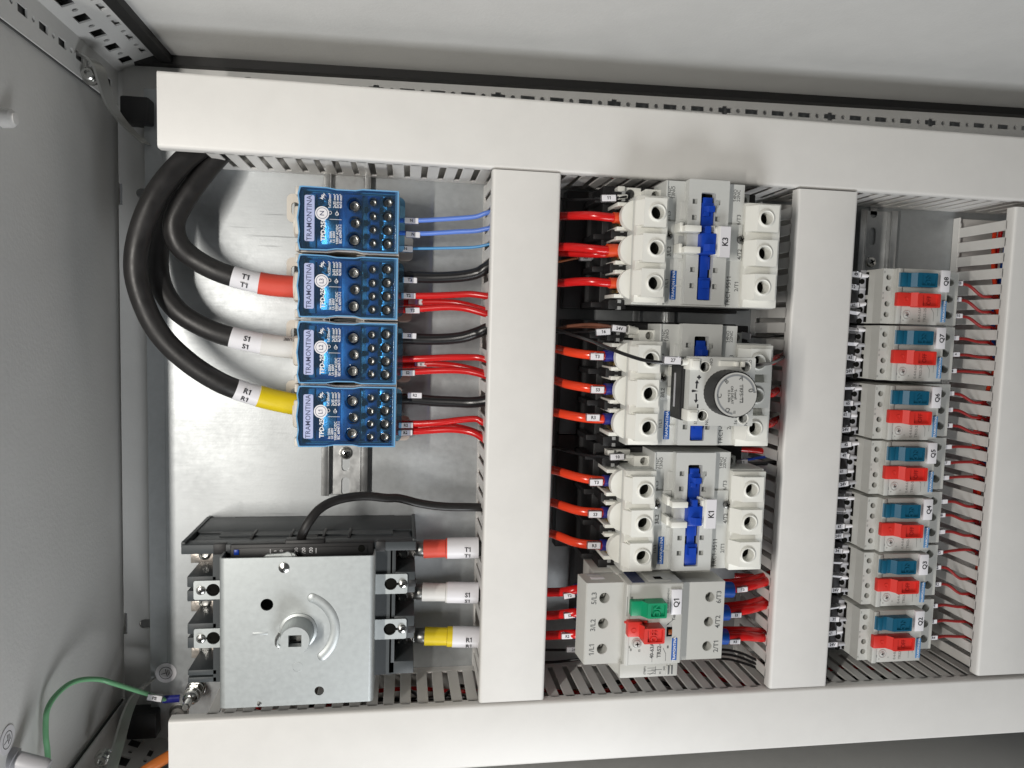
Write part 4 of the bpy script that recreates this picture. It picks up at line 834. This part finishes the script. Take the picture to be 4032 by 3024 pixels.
red3(n6, (([(1110, 1148, 28), (1250, 1150, 30), (1400, 1148, 33), (1550, 1138, 36), (1750, 1114, 39), (1900, 1105, 42), (1960, 1135, 44), (2060, 1180, 46)], "top red wire marked R2 leaving the L1 block"),
          ([(1110, 1195, 18), (1300, 1192, 21), (1500, 1175, 25), (1700, 1180, 29), (1850, 1215, 34), (1980, 1270, 40), (2080, 1310, 44)], "middle red wire crossing behind the others at the L1 block"),
          ([(1110, 1232, 28), (1300, 1228, 31), (1450, 1218, 33), (1650, 1208, 37), (1800, 1222, 40), (1900, 1250, 43), (1990, 1312, 45), (2070, 1370, 46)], "bottom red wire marked R2 leaving the L1 block")), "L1",
     ((1224, 1168, 35, 1, "R2"), None, (1220, 1240, 36.5, 2, "R2")))
# ---- cables at the right of the circuit breaker
g2 = Z(1500, 1900, 2.765)
def lug_cable(lab, pts, band, mark, a, b, c, d, lz=0):
    w_ = wire("power_cable", lab, "cable", [g2(*p) for p in pts], 7.6, "black_rubber", "feeder cables at the breaker's right end", 20, 4)
    A, B, C_, D = [g2(*p) for p in (a, b, c, d)]
    sleeve(w_, A, B, 8.6, band, "heat_shrink", 22, 1, 8.2); sleeve(w_, B, C_, 9.4, band, "heat_shrink", 22)
    dv = (C_ - B).normalized(); k = sleeve(w_, B + dv * (1.5 if mark != "R1" else 5), B + dv * 30.5, 9.75, "label_white", "label_sleeve", 24)
    o = Vector(w_["_o"]); 
    for dy in (1.2, -5.2): 
        p = B + dv * 20; q = text(mark, p - o + Vector((0, dy, math.sqrt(9.8 ** 2 - dy ** 2) + .3)), 6.0, "ink_black", k, bold=.06, rot=0)
        q.rotation_euler = (-math.asin(dy / 10.), 0, 0)
    m = M(); L0 = A - o; m.box(L0.x - 17, L0.x + 1, L0.y - 6.5, L0.y + 6.5, L0.z - 5, L0.z - 1, "dark_steel", 1); m.tube([L0 + Vector((-7, 0, -2)), L0 + Vector((-3, 0, 0)), L0 + Vector((2, 0, 0))], 6.8, "dark_steel", 16, 3); m.obj("cable_lug", w_)
lug_cable("red sleeved cable marked T1 at the right end of the breaker", [(470, 720, 40), (700, 720, 42), (1035, 715, 44), (1150, 715, 45)], "red_shrink", "T1", (468, 722, 40), (705, 715, 42), (890, 712, 43), (1036, 730, 43))
lug_cable("white sleeved cable marked S1 at the right end of the breaker", [(450, 1190, 40), (700, 1195, 42), (1040, 1205, 44), (1150, 1205, 45)], "white_shrink", "S1", (452, 1190, 40), (705, 1195, 42), (880, 1198, 43), (1045, 1206, 43))
lug_cable("yellow sleeved cable marked R1 at the right end of the breaker", [(478, 1672, 40), (700, 1678, 42), (1000, 1690, 44), (1150, 1690, 45)], "yellow_shrink", "R1", (478, 1672, 40), (720, 1676, 42), (895, 1680, 43), (1010, 1700, 43))
# control cable out of the breaker's top
m5 = Z(700, 1900, 2.212)
wire("control_cable", "slim black control cable arching from the breaker to the cross duct", "cable", [m5(1075, 480, 82), m5(1095, 430, 88), m5(1140, 345, 88), m5(1230, 235, 82), m5(1350, 165, 76), m5(1500, 128, 70), m5(1650, 118, 64), m5(1820, 135, 58), g2(200, 172, 54), g2(450, 232, 50), g2(700, 262, 48), g2(1010, 268, 47), g2(1130, 275, 46)], 4., "black_rubber", None, 14, 6, .8)
# ---- wires of the three contactors
Z3 = Z(2150, 650, 2.212); Z2 = Z(2150, 1200, 2.212); Z1 = Z(2150, 1700, 2.212); ZQ = Z(2150, 2150, 2.212)
G5 = "red power wires entering the contactors"
def cw(f, pts, lab, r=3.7, mn="orange_red_wire", fer=None, fmat="ferrule_blue", mk=None, grp=G5, name="wire", fr=None, L=11.6, W=5.6):
    w_ = wire(name, lab, "wire", [f(*p) for p in pts], r, mn, grp, 20)
    if fer: sleeve(w_, f(*fer[0]), f(*fer[1]), fr or r * 1.28, fmat, "end_sleeve", 18, 1.1)
    if mk: marker(w_, f(*mk[:3]), mk[3], mk[5] if len(mk) > 5 else L, mk[6] if len(mk) > 6 else W, mk[4], "label_white")
    return w_
cw(Z3, [(60, 440, 40), (160, 444, 54), (260, 440, 70), (400, 440, 82), (560, 456, 86), (730, 468, 84)], "red wire with an orange sleeve entering the top pole of the topmost contactor", mn="red_wire", fer=((585, 458, 86), (712, 466, 85)), fmat="orange_sleeve")
cw(Z3, [(60, 765, 34), (170, 765, 54), (300, 772, 66), (420, 775, 76), (560, 772, 80), (690, 765, 80)], "lower of two red wires sharing the middle pole of the topmost contactor", mn="red_wire", r=3.3)
cw(Z3, [(40, 712, 44), (120, 712, 62), (250, 715, 76), (400, 730, 86), (540, 742, 88), (700, 745, 86)], "upper of two red wires sharing the middle pole of the topmost contactor", mn="red_wire", fer=((530, 742, 86), (690, 745, 85)), fmat="orange_sleeve", fr=5.6)
cw(Z3, [(60, 1024, 44), (150, 1026, 60), (260, 1016, 74), (400, 1014, 84), (540, 1026, 87), (690, 1032, 84)], "red wire with an orange sleeve entering the bottom pole of the topmost contactor", mn="red_wire", fer=((550, 1027, 86), (672, 1032, 85)), fmat="orange_sleeve")
for f, rows, who in ((Z2, (([(40, 380, 34), (120, 390, 48), (190, 408, 64), (320, 430, 78), (470, 443, 84), (640, 445, 84)], ((505, 444, 85), (622, 444, 84)), (447, 452, 91, 0, "T3"), "top"),
                           ([(30, 645, 34), (100, 665, 48), (175, 690, 64), (300, 714, 78), (450, 735, 84), (630, 738, 84)], ((510, 735, 85), (612, 735, 84)), (452, 742, 91, 0, "S3"), "middle"),
                           ([(10, 925, 34), (70, 935, 50), (120, 945, 64), (250, 972, 78), (400, 992, 84), (610, 996, 84)], ((498, 993, 85), (606, 993, 84)), (413, 984, 91, 0, "R3"), "bottom")), "middle contactor"),
                      (Z1, (([(10, 325, 34), (90, 340, 48), (165, 362, 64), (300, 400, 78), (450, 424, 84), (625, 430, 84)], ((498, 425, 85), (606, 427, 84)), (440, 443, 91, 0, "T3"), "top"),
                           ([(0, 608, 34), (70, 620, 48), (145, 645, 64), (280, 686, 78), (430, 702, 84), (610, 706, 84)], ((488, 702, 85), (594, 704, 84)), (430, 722, 91, -1, "S3"), "middle"),
                           ([(-10, 878, 34), (50, 888, 50), (110, 908, 64), (250, 962, 78), (400, 984, 84), (605, 990, 84)], ((478, 985, 85), (590, 988, 84)), (420, 994, 91, -1, "R3"), "bottom")), "contactor above the large starter")):
    for pts, fer, mk, pole in rows: cw(f, pts, "orange red wire marked %s entering the %s pole of the %s" % (mk[4], pole, who), r=4.0, fer=fer, mk=mk, fr=5.2)
G6 = "thin control wires in the middle bay"
def thin(f, pts, lab, mn="black_wire", r=1.1, mk=None, fer=None, fmat="device_white", fr=2.2, L=12.5, W=5.2):
    w_ = wire("control_wire", lab, "wire", [f(*p) for p in pts], r, mn, G6, 8)
    if fer: sleeve(w_, f(*fer[0]), f(*fer[1]), fr, fmat, "end_sleeve", 12, 1, fr * .75)
    if mk: marker(w_, f(*mk[:3]), mk[3], mk[5] if len(mk) > 5 else L, mk[6] if len(mk) > 6 else W, mk[4], mk[7] if len(mk) > 7 else "label_white")
    return w_
thin(Z3, [(60, 280, 30), (200, 300, 45), (400, 298, 74), (560, 290, 90), (700, 275, 90)], "thin black wire marked 11 entering the topmost contactor", mk=(550, 286, 93.5, 4, "11"), fer=((625, 280, 90), (705, 272, 88)))
thin(Z3, [(60, 855, 20), (160, 832, 24), (290, 808, 28), (400, 803, 32), (480, 805, 36)], "thin orange wire marked A3 between the topmost contactor's poles", mn="orange_wire", mk=(345, 808, 36, 2, "A3", 12, 5, "label_grey"), fer=((400, 804, 34), (455, 804, 36)), fmat="label_grey")
thin(Z2, [(20, 225, 30), (110, 205, 42), (200, 186, 60), (380, 172, 74), (520, 184, 82), (600, 205, 86)], "upper brown wire marked 24V at the middle contactor", mn="brown_wire", r=1.5, mk=(640, 208, 93, -5, "24V"), fer=((712, 218, 88), (792, 228, 86)), fr=4.2)
thin(Z2, [(20, 235, 26), (200, 195, 50), (380, 192, 66), (520, 202, 78), (600, 215, 82)], "lower brown wire twisted beside the one marked 24V", mn="brown_wire", r=1.4)
thin(Z2, [(20, 240, 26), (150, 240, 40), (300, 238, 70), (440, 234, 86), (620, 230, 88)], "thin black wire marked 16 at the middle contactor", mk=(502, 236, 91.5, 5, "16"))
thin(Z2, [(20, 215, 34), (110, 225, 50), (220, 258, 80), (380, 310, 112), (540, 374, 132), (700, 436, 144), (860, 484, 150), (1020, 505, 154), (1200, 506, 155)], "thin black wire marked 27 sweeping across to the timer", r=1.5, mk=(1106, 485, 160.5, -2, "27", 13.6, 5.4), fer=((1182, 500, 155), (1262, 500, 155)), fr=2.8)
thin(Z2, [(1800, 528, 150), (1880, 520, 142), (1970, 505, 112), (2040, 475, 84), (2090, 440, 66), (2130, 400, 52)], "thin black wire leaving the timer towards the right cross duct", r=1.5)
thin(Z2, [(1640, 270, 70), (1760, 275, 68), (1900, 280, 60), (2120, 268, 46)], "thin black wire with a grey ferrule at the middle contactor's right end", mk=(1742, 272, 76, -8, "", 10, 6, "label_grey"))
thin(Z1, [(-20, 110, 26), (120, 150, 40), (300, 195, 66), (460, 214, 84), (600, 220, 90), (770, 218, 90)], "thin black wire marked 10 entering the lowest contactor", r=1.3, mk=(623, 221, 94.5, 2, "10"), fer=((690, 219, 91), (760, 218, 90)))
thin(Z1, [(1600, 268, 74), (1720, 274, 72), (1880, 268, 62), (2080, 250, 46)], "thin black wire marked 13 at the lowest contactor's right end", r=1.3, mk=(1712, 270, 80, 3, "13", 11, 5.4, "label_grey"))
thin(Z1, [(1600, 288, 60), (1760, 290, 58), (1900, 282, 52), (2080, 275, 42)], "second thin black wire below the one marked 13", r=1.3)
thin(Z1, [(1620, 258, 52), (1760, 240, 50), (1880, 222, 46), (2060, 205, 40)], "thin blue wire passing behind the lowest contactor's right end", mn="blue_plastic", r=1.3)
for f, x, y, lab in ((Z2, 1880, 500, "top"), (Z2, 1880, 780, "middle"), (Z2, 1860, 1045, "bottom")):
    w_ = wire("wire", "red wire bending into the right duct from the middle contactor's %s pole" % lab, "wire", [f(x, y, 84), f(x + 60, y - 2, 84), f(x + 100, y - 10, 78), f(x + 120, y - 30, 66), f(x + 190, y - 60, 46)], 3.4, "red_wire", "red wires leaving the contactors", 14); sleeve(w_, f(x, y, 84), f(x + 52, y - 1, 84), 3.9, "label_grey", "end_sleeve", 14)
for y, lab in ((150, "upper"), (1255, "lower")):
    wire("wire", "%s dark red wire running behind the lowest contactor's right end" % lab, "wire", [Z1(1640, y, 30), Z1(1760, y + 5, 34), Z1(1900, y + 20, 40), Z1(2080, y + 60, 44)], 3, "red_wire", "red wires leaving the contactors", 12)
# ---- wires of the large starter
G7 = "red wires of the large starter"
for pts, mk, s_, lab in (([(-40, 402, 36), (60, 402, 44), (150, 398, 54), (240, 382, 60), (320, 368, 60)], (205, 434, 63, 8), "T2", "upper"), ([(-40, 604, 36), (60, 602, 44), (150, 592, 54), (240, 582, 60), (320, 582, 60)], (208, 608, 63, 5), "S2", "middle"), ([(-40, 780, 36), (60, 776, 44), (150, 770, 54), (240, 766, 60), (310, 770, 60)], (186, 789, 63, 0), "R2", "lower")):
    w_ = cw(ZQ, pts, "dark red wire marked %s, %s of three entering the large starter's left end" % (s_, lab), r=4.2, mn="red_wire", fer=((252, pts[3][1], 58), (320, pts[4][1], 58)), mk=(*mk, s_, 10.5, 5), grp=G7)
for pts, fer, mk, s_, lab in (([(1500, 372, 78), (1620, 368, 78), (1750, 350, 74), (1880, 318, 66), (1990, 280, 54)], ((1490, 375, 78), (1618, 380, 78)), (1713, 382, 83, 4), "T3", "upper"),
                          ([(1500, 580, 78), (1600, 572, 78), (1740, 555, 74), (1860, 525, 66), (1990, 485, 54)], ((1500, 580, 78), (1580, 578, 78)), (1658, 605, 83, 0), "S3", "middle"),
                          ([(1500, 785, 78), (1600, 785, 78), (1740, 785, 74), (1860, 795, 66), (1990, 800, 54)], ((1490, 785, 78), (1568, 788, 78)), (1648, 836, 83, -1), "R3", "lower")):
    cw(ZQ, pts, "red wire marked %s, %s front one leaving the large starter's right end" % (s_, lab), r=4.4, mn="red_wire", fer=fer, fmat="ferrule_mid_blue", fr=7.2, mk=(*mk, s_, 10.5, 4.6), grp=G7)
    q = [(x, y - 46, z - 9) for x, y, z in pts]; cw(ZQ, q, "red wire lying behind the one marked %s at the large starter" % s_, r=4.2, mn="red_wire", grp=G7)
thin(ZQ, [(-60, 905, 22), (80, 905, 28), (220, 905, 34), (330, 905, 38)], "thin black wire marked 24 at the large starter's lower left", r=1.3, mk=(240, 905, 40, -1, "24", 13, 5.2, "label_grey"))
thin(ZQ, [(-60, 1015, 16), (100, 1008, 20), (220, 995, 26), (330, 980, 32)], "thin black wire sagging below the one marked 24", r=1.4)
for k, (y0, y1) in enumerate(((900, 985), (940, 1020), (980, 1050))):
    thin(ZQ, [(1480, y0, 40), (1600, y0 + 8, 42), (1720, y0 + 40, 46), (1860, y1 + 20, 52), (1990, y1 + 60, 56)], "thin black wire, %s of three curving from the large starter into the right duct" % ("topmost", "second", "lowest")[k], r=1.3)
# ---- control wires left and power wires right of the small starters
MK = {8: ("49", "12", "61", ""), 7: ("", "", "65", "24V"), 6: ("", "65", "61", "24V"), 5: ("42", "41", "61", "24V"), 4: ("", "", "61", "24V"), 3: ("34", "", "", "24V"), 2: ("", "31", "61", "24V")}
MR = {8: ("T10", "7", "10"), 7: ("", "4", "6"), 6: ("", "", "9"), 5: ("", "7", ""), 4: ("", "36", ""), 3: ("T2", "S2", "R2"), 2: ("T1", "S1", "R4")}
ORD = ("topmost", "second", "third", "lowest")
rnd = random.Random(3)
for n_, yc in QY.items():
    for k, yl in enumerate((20, 6.5, -7.5, -18.5)):
        a = rnd.uniform(-9, 9); z0 = 60 + rnd.uniform(-2, 3); x0 = 359.47; y0 = yc + yl + rnd.uniform(-1, 1); s_ = MK[n_][k]
        end = Vector((x0 - 12, y0 + .5, z0 - 1)); d = Vector((math.cos(math.radians(a)), math.sin(math.radians(a)), .12)).normalized()
        L = 10.6; p1 = end - d * 8; p2 = p1 - d * (L + 2)
        w_ = wire("control_wire", "thin %s wire, %s of the four at the left end of starter Q%d" % ("brown" if s_ == "24V" else "black", ORD[k], n_), "wire", [end - d * 7, p1 - d * 4, p2, p2 + Vector((-9, rnd.uniform(-2, 2), -6)), p2 + Vector((-24, rnd.uniform(-4, 4), -14))], 1.1, "brown_wire" if s_ == "24V" else "black_wire", "control wires of the small starters", 8, 4)
        sleeve(w_, p1 + d * 1, end, 2.3, "label_grey" if k % 2 else "label_white", "end_sleeve", 12, 1, 1.7)
        tl = 0 if s_ else rnd.choice((52, -50, 58))
        marker(w_, p1 - d * (L / 2 + .5) + Vector((0, 0, 2.6)), a, L + 1, 5, s_, "label_white", size=4., tilt=tl)
    for k, yl in enumerate((17, 1, -15)):
        s_ = MR[n_][k]; y0 = yc + yl + rnd.uniform(-1.2, .6); x0 = 359.47; z0 = 58 + rnd.uniform(-2, 2); sl = -1.5 - (100 - yc) * .004; ys = -271.4 + 15.2 * round((y0 + sl - 4 + 271.4) / 15.2)
        w_ = wire("wire", "thin red wire, %s of the three at the right end of starter Q%d" % (("top", "middle", "bottom")[k], n_), "wire", [(x0 + 78, y0, z0), (x0 + 92, y0 - .5, z0), (x0 + 102, y0 * .8 + ys * .2, z0 - 1), (x0 + 116, ys + .4, z0 - 1), (x0 + 128, ys - .4, z0), (x0 + 140, ys - 8, z0 - 4)], 1.5, "deep_red_wire", "red wires of the small starters", 10, 4)
        marker(w_, (x0 + 86.5, y0 - .2, z0 + 2.4), 2, 10, 4.4, s_, "label_white", size=3.5)
# ---- bundles glimpsed through the duct slots
def inside(lab, pts, r, mn): wire("wire", lab, "wire", pts, r, mn, "wires lying inside the ducts", 8, 5)
for k, (x, mn, nm) in enumerate(((500, "orange_red_wire", "orange red"), (506, "red_wire", "dark red"), (513, "ferrule_mid_blue", "blue"), (519, "red_wire", "crimson"))):
    inside("%s wire inside the far right duct, seen through its slots" % nm, [(x + rnd.uniform(-3, 3), y, 44 + 8 * math.sin(y * .03 + k) - 3 * k) for y in range(170, -280, -45)], 2.0, mn)
for k, (y, mn, nm) in enumerate(((-303, "red_wire", "dark red"), (-310, "black_wire", "black"), (-318, "brown_wire", "brown"))):
    inside("%s wire inside the bottom duct, seen through its slots" % nm, [(x, y + 5 * math.sin(x * .04 + k * 2), 34 + 14 * math.sin(x * .027 + k)) for x in range(-240, 480, 40)], 2.0, mn)
inside("black loop of wire inside the bottom duct near the left cross duct", [(-90, -300, 20), (-75, -296, 50), (-60, -300, 62), (-45, -297, 40), (-30, -302, 24), (-18, -300, 50)], 1.6, "black_wire")
inside("red wire inside the top duct above the topmost contactor", [(x, 196 + 4 * math.sin(x * .05), 36 + 10 * math.sin(x * .03)) for x in range(60, 480, 40)], 2.4, "red_wire")
# ================================================================== EARTHING at the lower left
z1 = Z(0, 2274, 2.212)
def RX(x, y, X):
    a = z1(x, y, 0); b = z1(x, y, 100); return a + (b - a) * ((X - a.x) / (b.x - a.x))
ew = wire("earth_wire", "green earth wire marked PE looping up from the lower left corner", "wire", [z1(1450, 1060, 20), z1(1410, 1055, 22), z1(1285, 1015, 28), RX(1000, 925, -330), RX(880, 890, -337), RX(750, 886, -343), RX(640, 910, -347), RX(550, 965, -350), RX(460, 1060, -352), RX(410, 1160, -353), RX(398, 1270, -353), RX(400, 1400, -352), RX(412, 1500, -351), RX(416, 1600, -350), RX(410, 1720, -350)], 2.0, "green_wire", None, 14)
marker(ew, z1(1345, 1053, 31), -13, 12.6, 5.6, "PE"); sleeve(ew, z1(1418, 1062, 20), z1(1565, 1052, 18), 3.6, "ferrule_blue", "end_sleeve", 14, .7)
t = thing("earth_bolt", "shiny zinc bolt with stacked nuts holding the green earth wire", "bolt", (-285, -303, 0)); m = M()
m.lathe((0, 0, 0), [(9, 0), (9, 2), (8.4, 2.2)], "steel", 24); m.lathe((0, 0, 6), [(8.6, 0), (8.6, 1.6)], "steel", 24); m.lathe((0, 0, 15), [(8, 0), (8, 1.5)], "steel", 24); m.obj("washer", t)
m = M(); m.lathe((0, 0, 2), [(6.8, 0), (7.4, .5), (7.4, 3.8), (6.6, 4.2)], "steel", 6); m.lathe((0, 0, 8), [(6.6, 0), (7.2, .6), (7.2, 6.4), (6.4, 7)], "steel", 6); m.obj("nut", t)
m = M(); m.lathe((0, 0, 16.5), [(6.4, 0), (6.8, .6), (6.6, 5.5), (4.8, 7.5), (3.6, 8), (3.6, 20), (2.8, 21), (.01, 21)], "steel", 18); m.obj("shank", t)
t = thing("mounting_screw", "round head plate screw just under the earth bolt", "screw", (-301.3, -326.8, 0)); m = M(); m.lathe((0, 0, 0), [(9, 0), (9, .6), (7.4, .8), (7.2, 3), (6, 4.6), (2.6, 4.9), (2.2, 2.6), (.01, 2.4)], "dark_steel", 24); m.obj("head", t)
def earth_sticker(lab, M4, parent=None):
    t = thing("earth_sticker", lab, "sticker", (0, 0, 0), "round earth symbol stickers"); t.location = M4.translation * S; t.rotation_euler = M4.to_euler()
    m = M(); m.prism(circ(0, 0, 9.6, 36), 0, .25, "label_white"); m.obj("disc", t)
    m = M(); m.prism(circ(0, 0, 6, 32), .25, .33, "ink_black", [circ(0, 0, 5.5, 32)]); m.T = Matrix.Rotation(math.radians(14), 4, 'Z')
    m.box(-4.6, .4, -.28, .28, .25, .33, "ink_black", 0); m.box(.2, .8, -3.8, 3.8, .25, .34, "ink_black", 0); m.box(1.7, 2.2, -3, 3, .25, .33, "ink_black", 0); m.box(3, 3.5, -2.2, 2.2, .25, .33, "ink_black", 0); m.T = None; m.obj("earth_symbol", t)
earth_sticker("round white earth symbol sticker on the zinc plate", Matrix.Translation((-312.7, -287.5, .1)))
earth_sticker("round white earth symbol sticker on the grey roof panel", Matrix.Translation((-359.3, -242.6, 183)) @ Matrix(((0, 0, 1, 0), (0, 1, 0, 0), (-1, 0, 0, 0), (0, 0, 0, 1))))
t = thing("cable_gland", "pale plastic gland on the roof panel at the bottom left edge", "cable gland", RX(205, 1612, -352)); m = M(); m.T = Matrix.Rotation(math.radians(90), 4, 'X') @ Matrix.Rotation(math.radians(70), 4, 'Y')
m.lathe((0, 0, 0), [(5.5, -26), (5.5, -14), (7.8, -13.5), (7.8, -6), (6.4, -5.5), (6.4, 14), (5.4, 16.5), (.01, 17)], "label_grey", 20); m.obj("gland_body", t)
wire("orange_cable", "short length of orange cable showing at the bottom edge", "cable", [(-330, -362, 62), (-318, -352, 58), (-304, -345, 52), (-288, -341, 40), (-270, -338, 26)], 5, "orange_wire", None, 14)
for o in list(bpy.data.objects):
    if "_o" in o.keys(): del o["_o"]
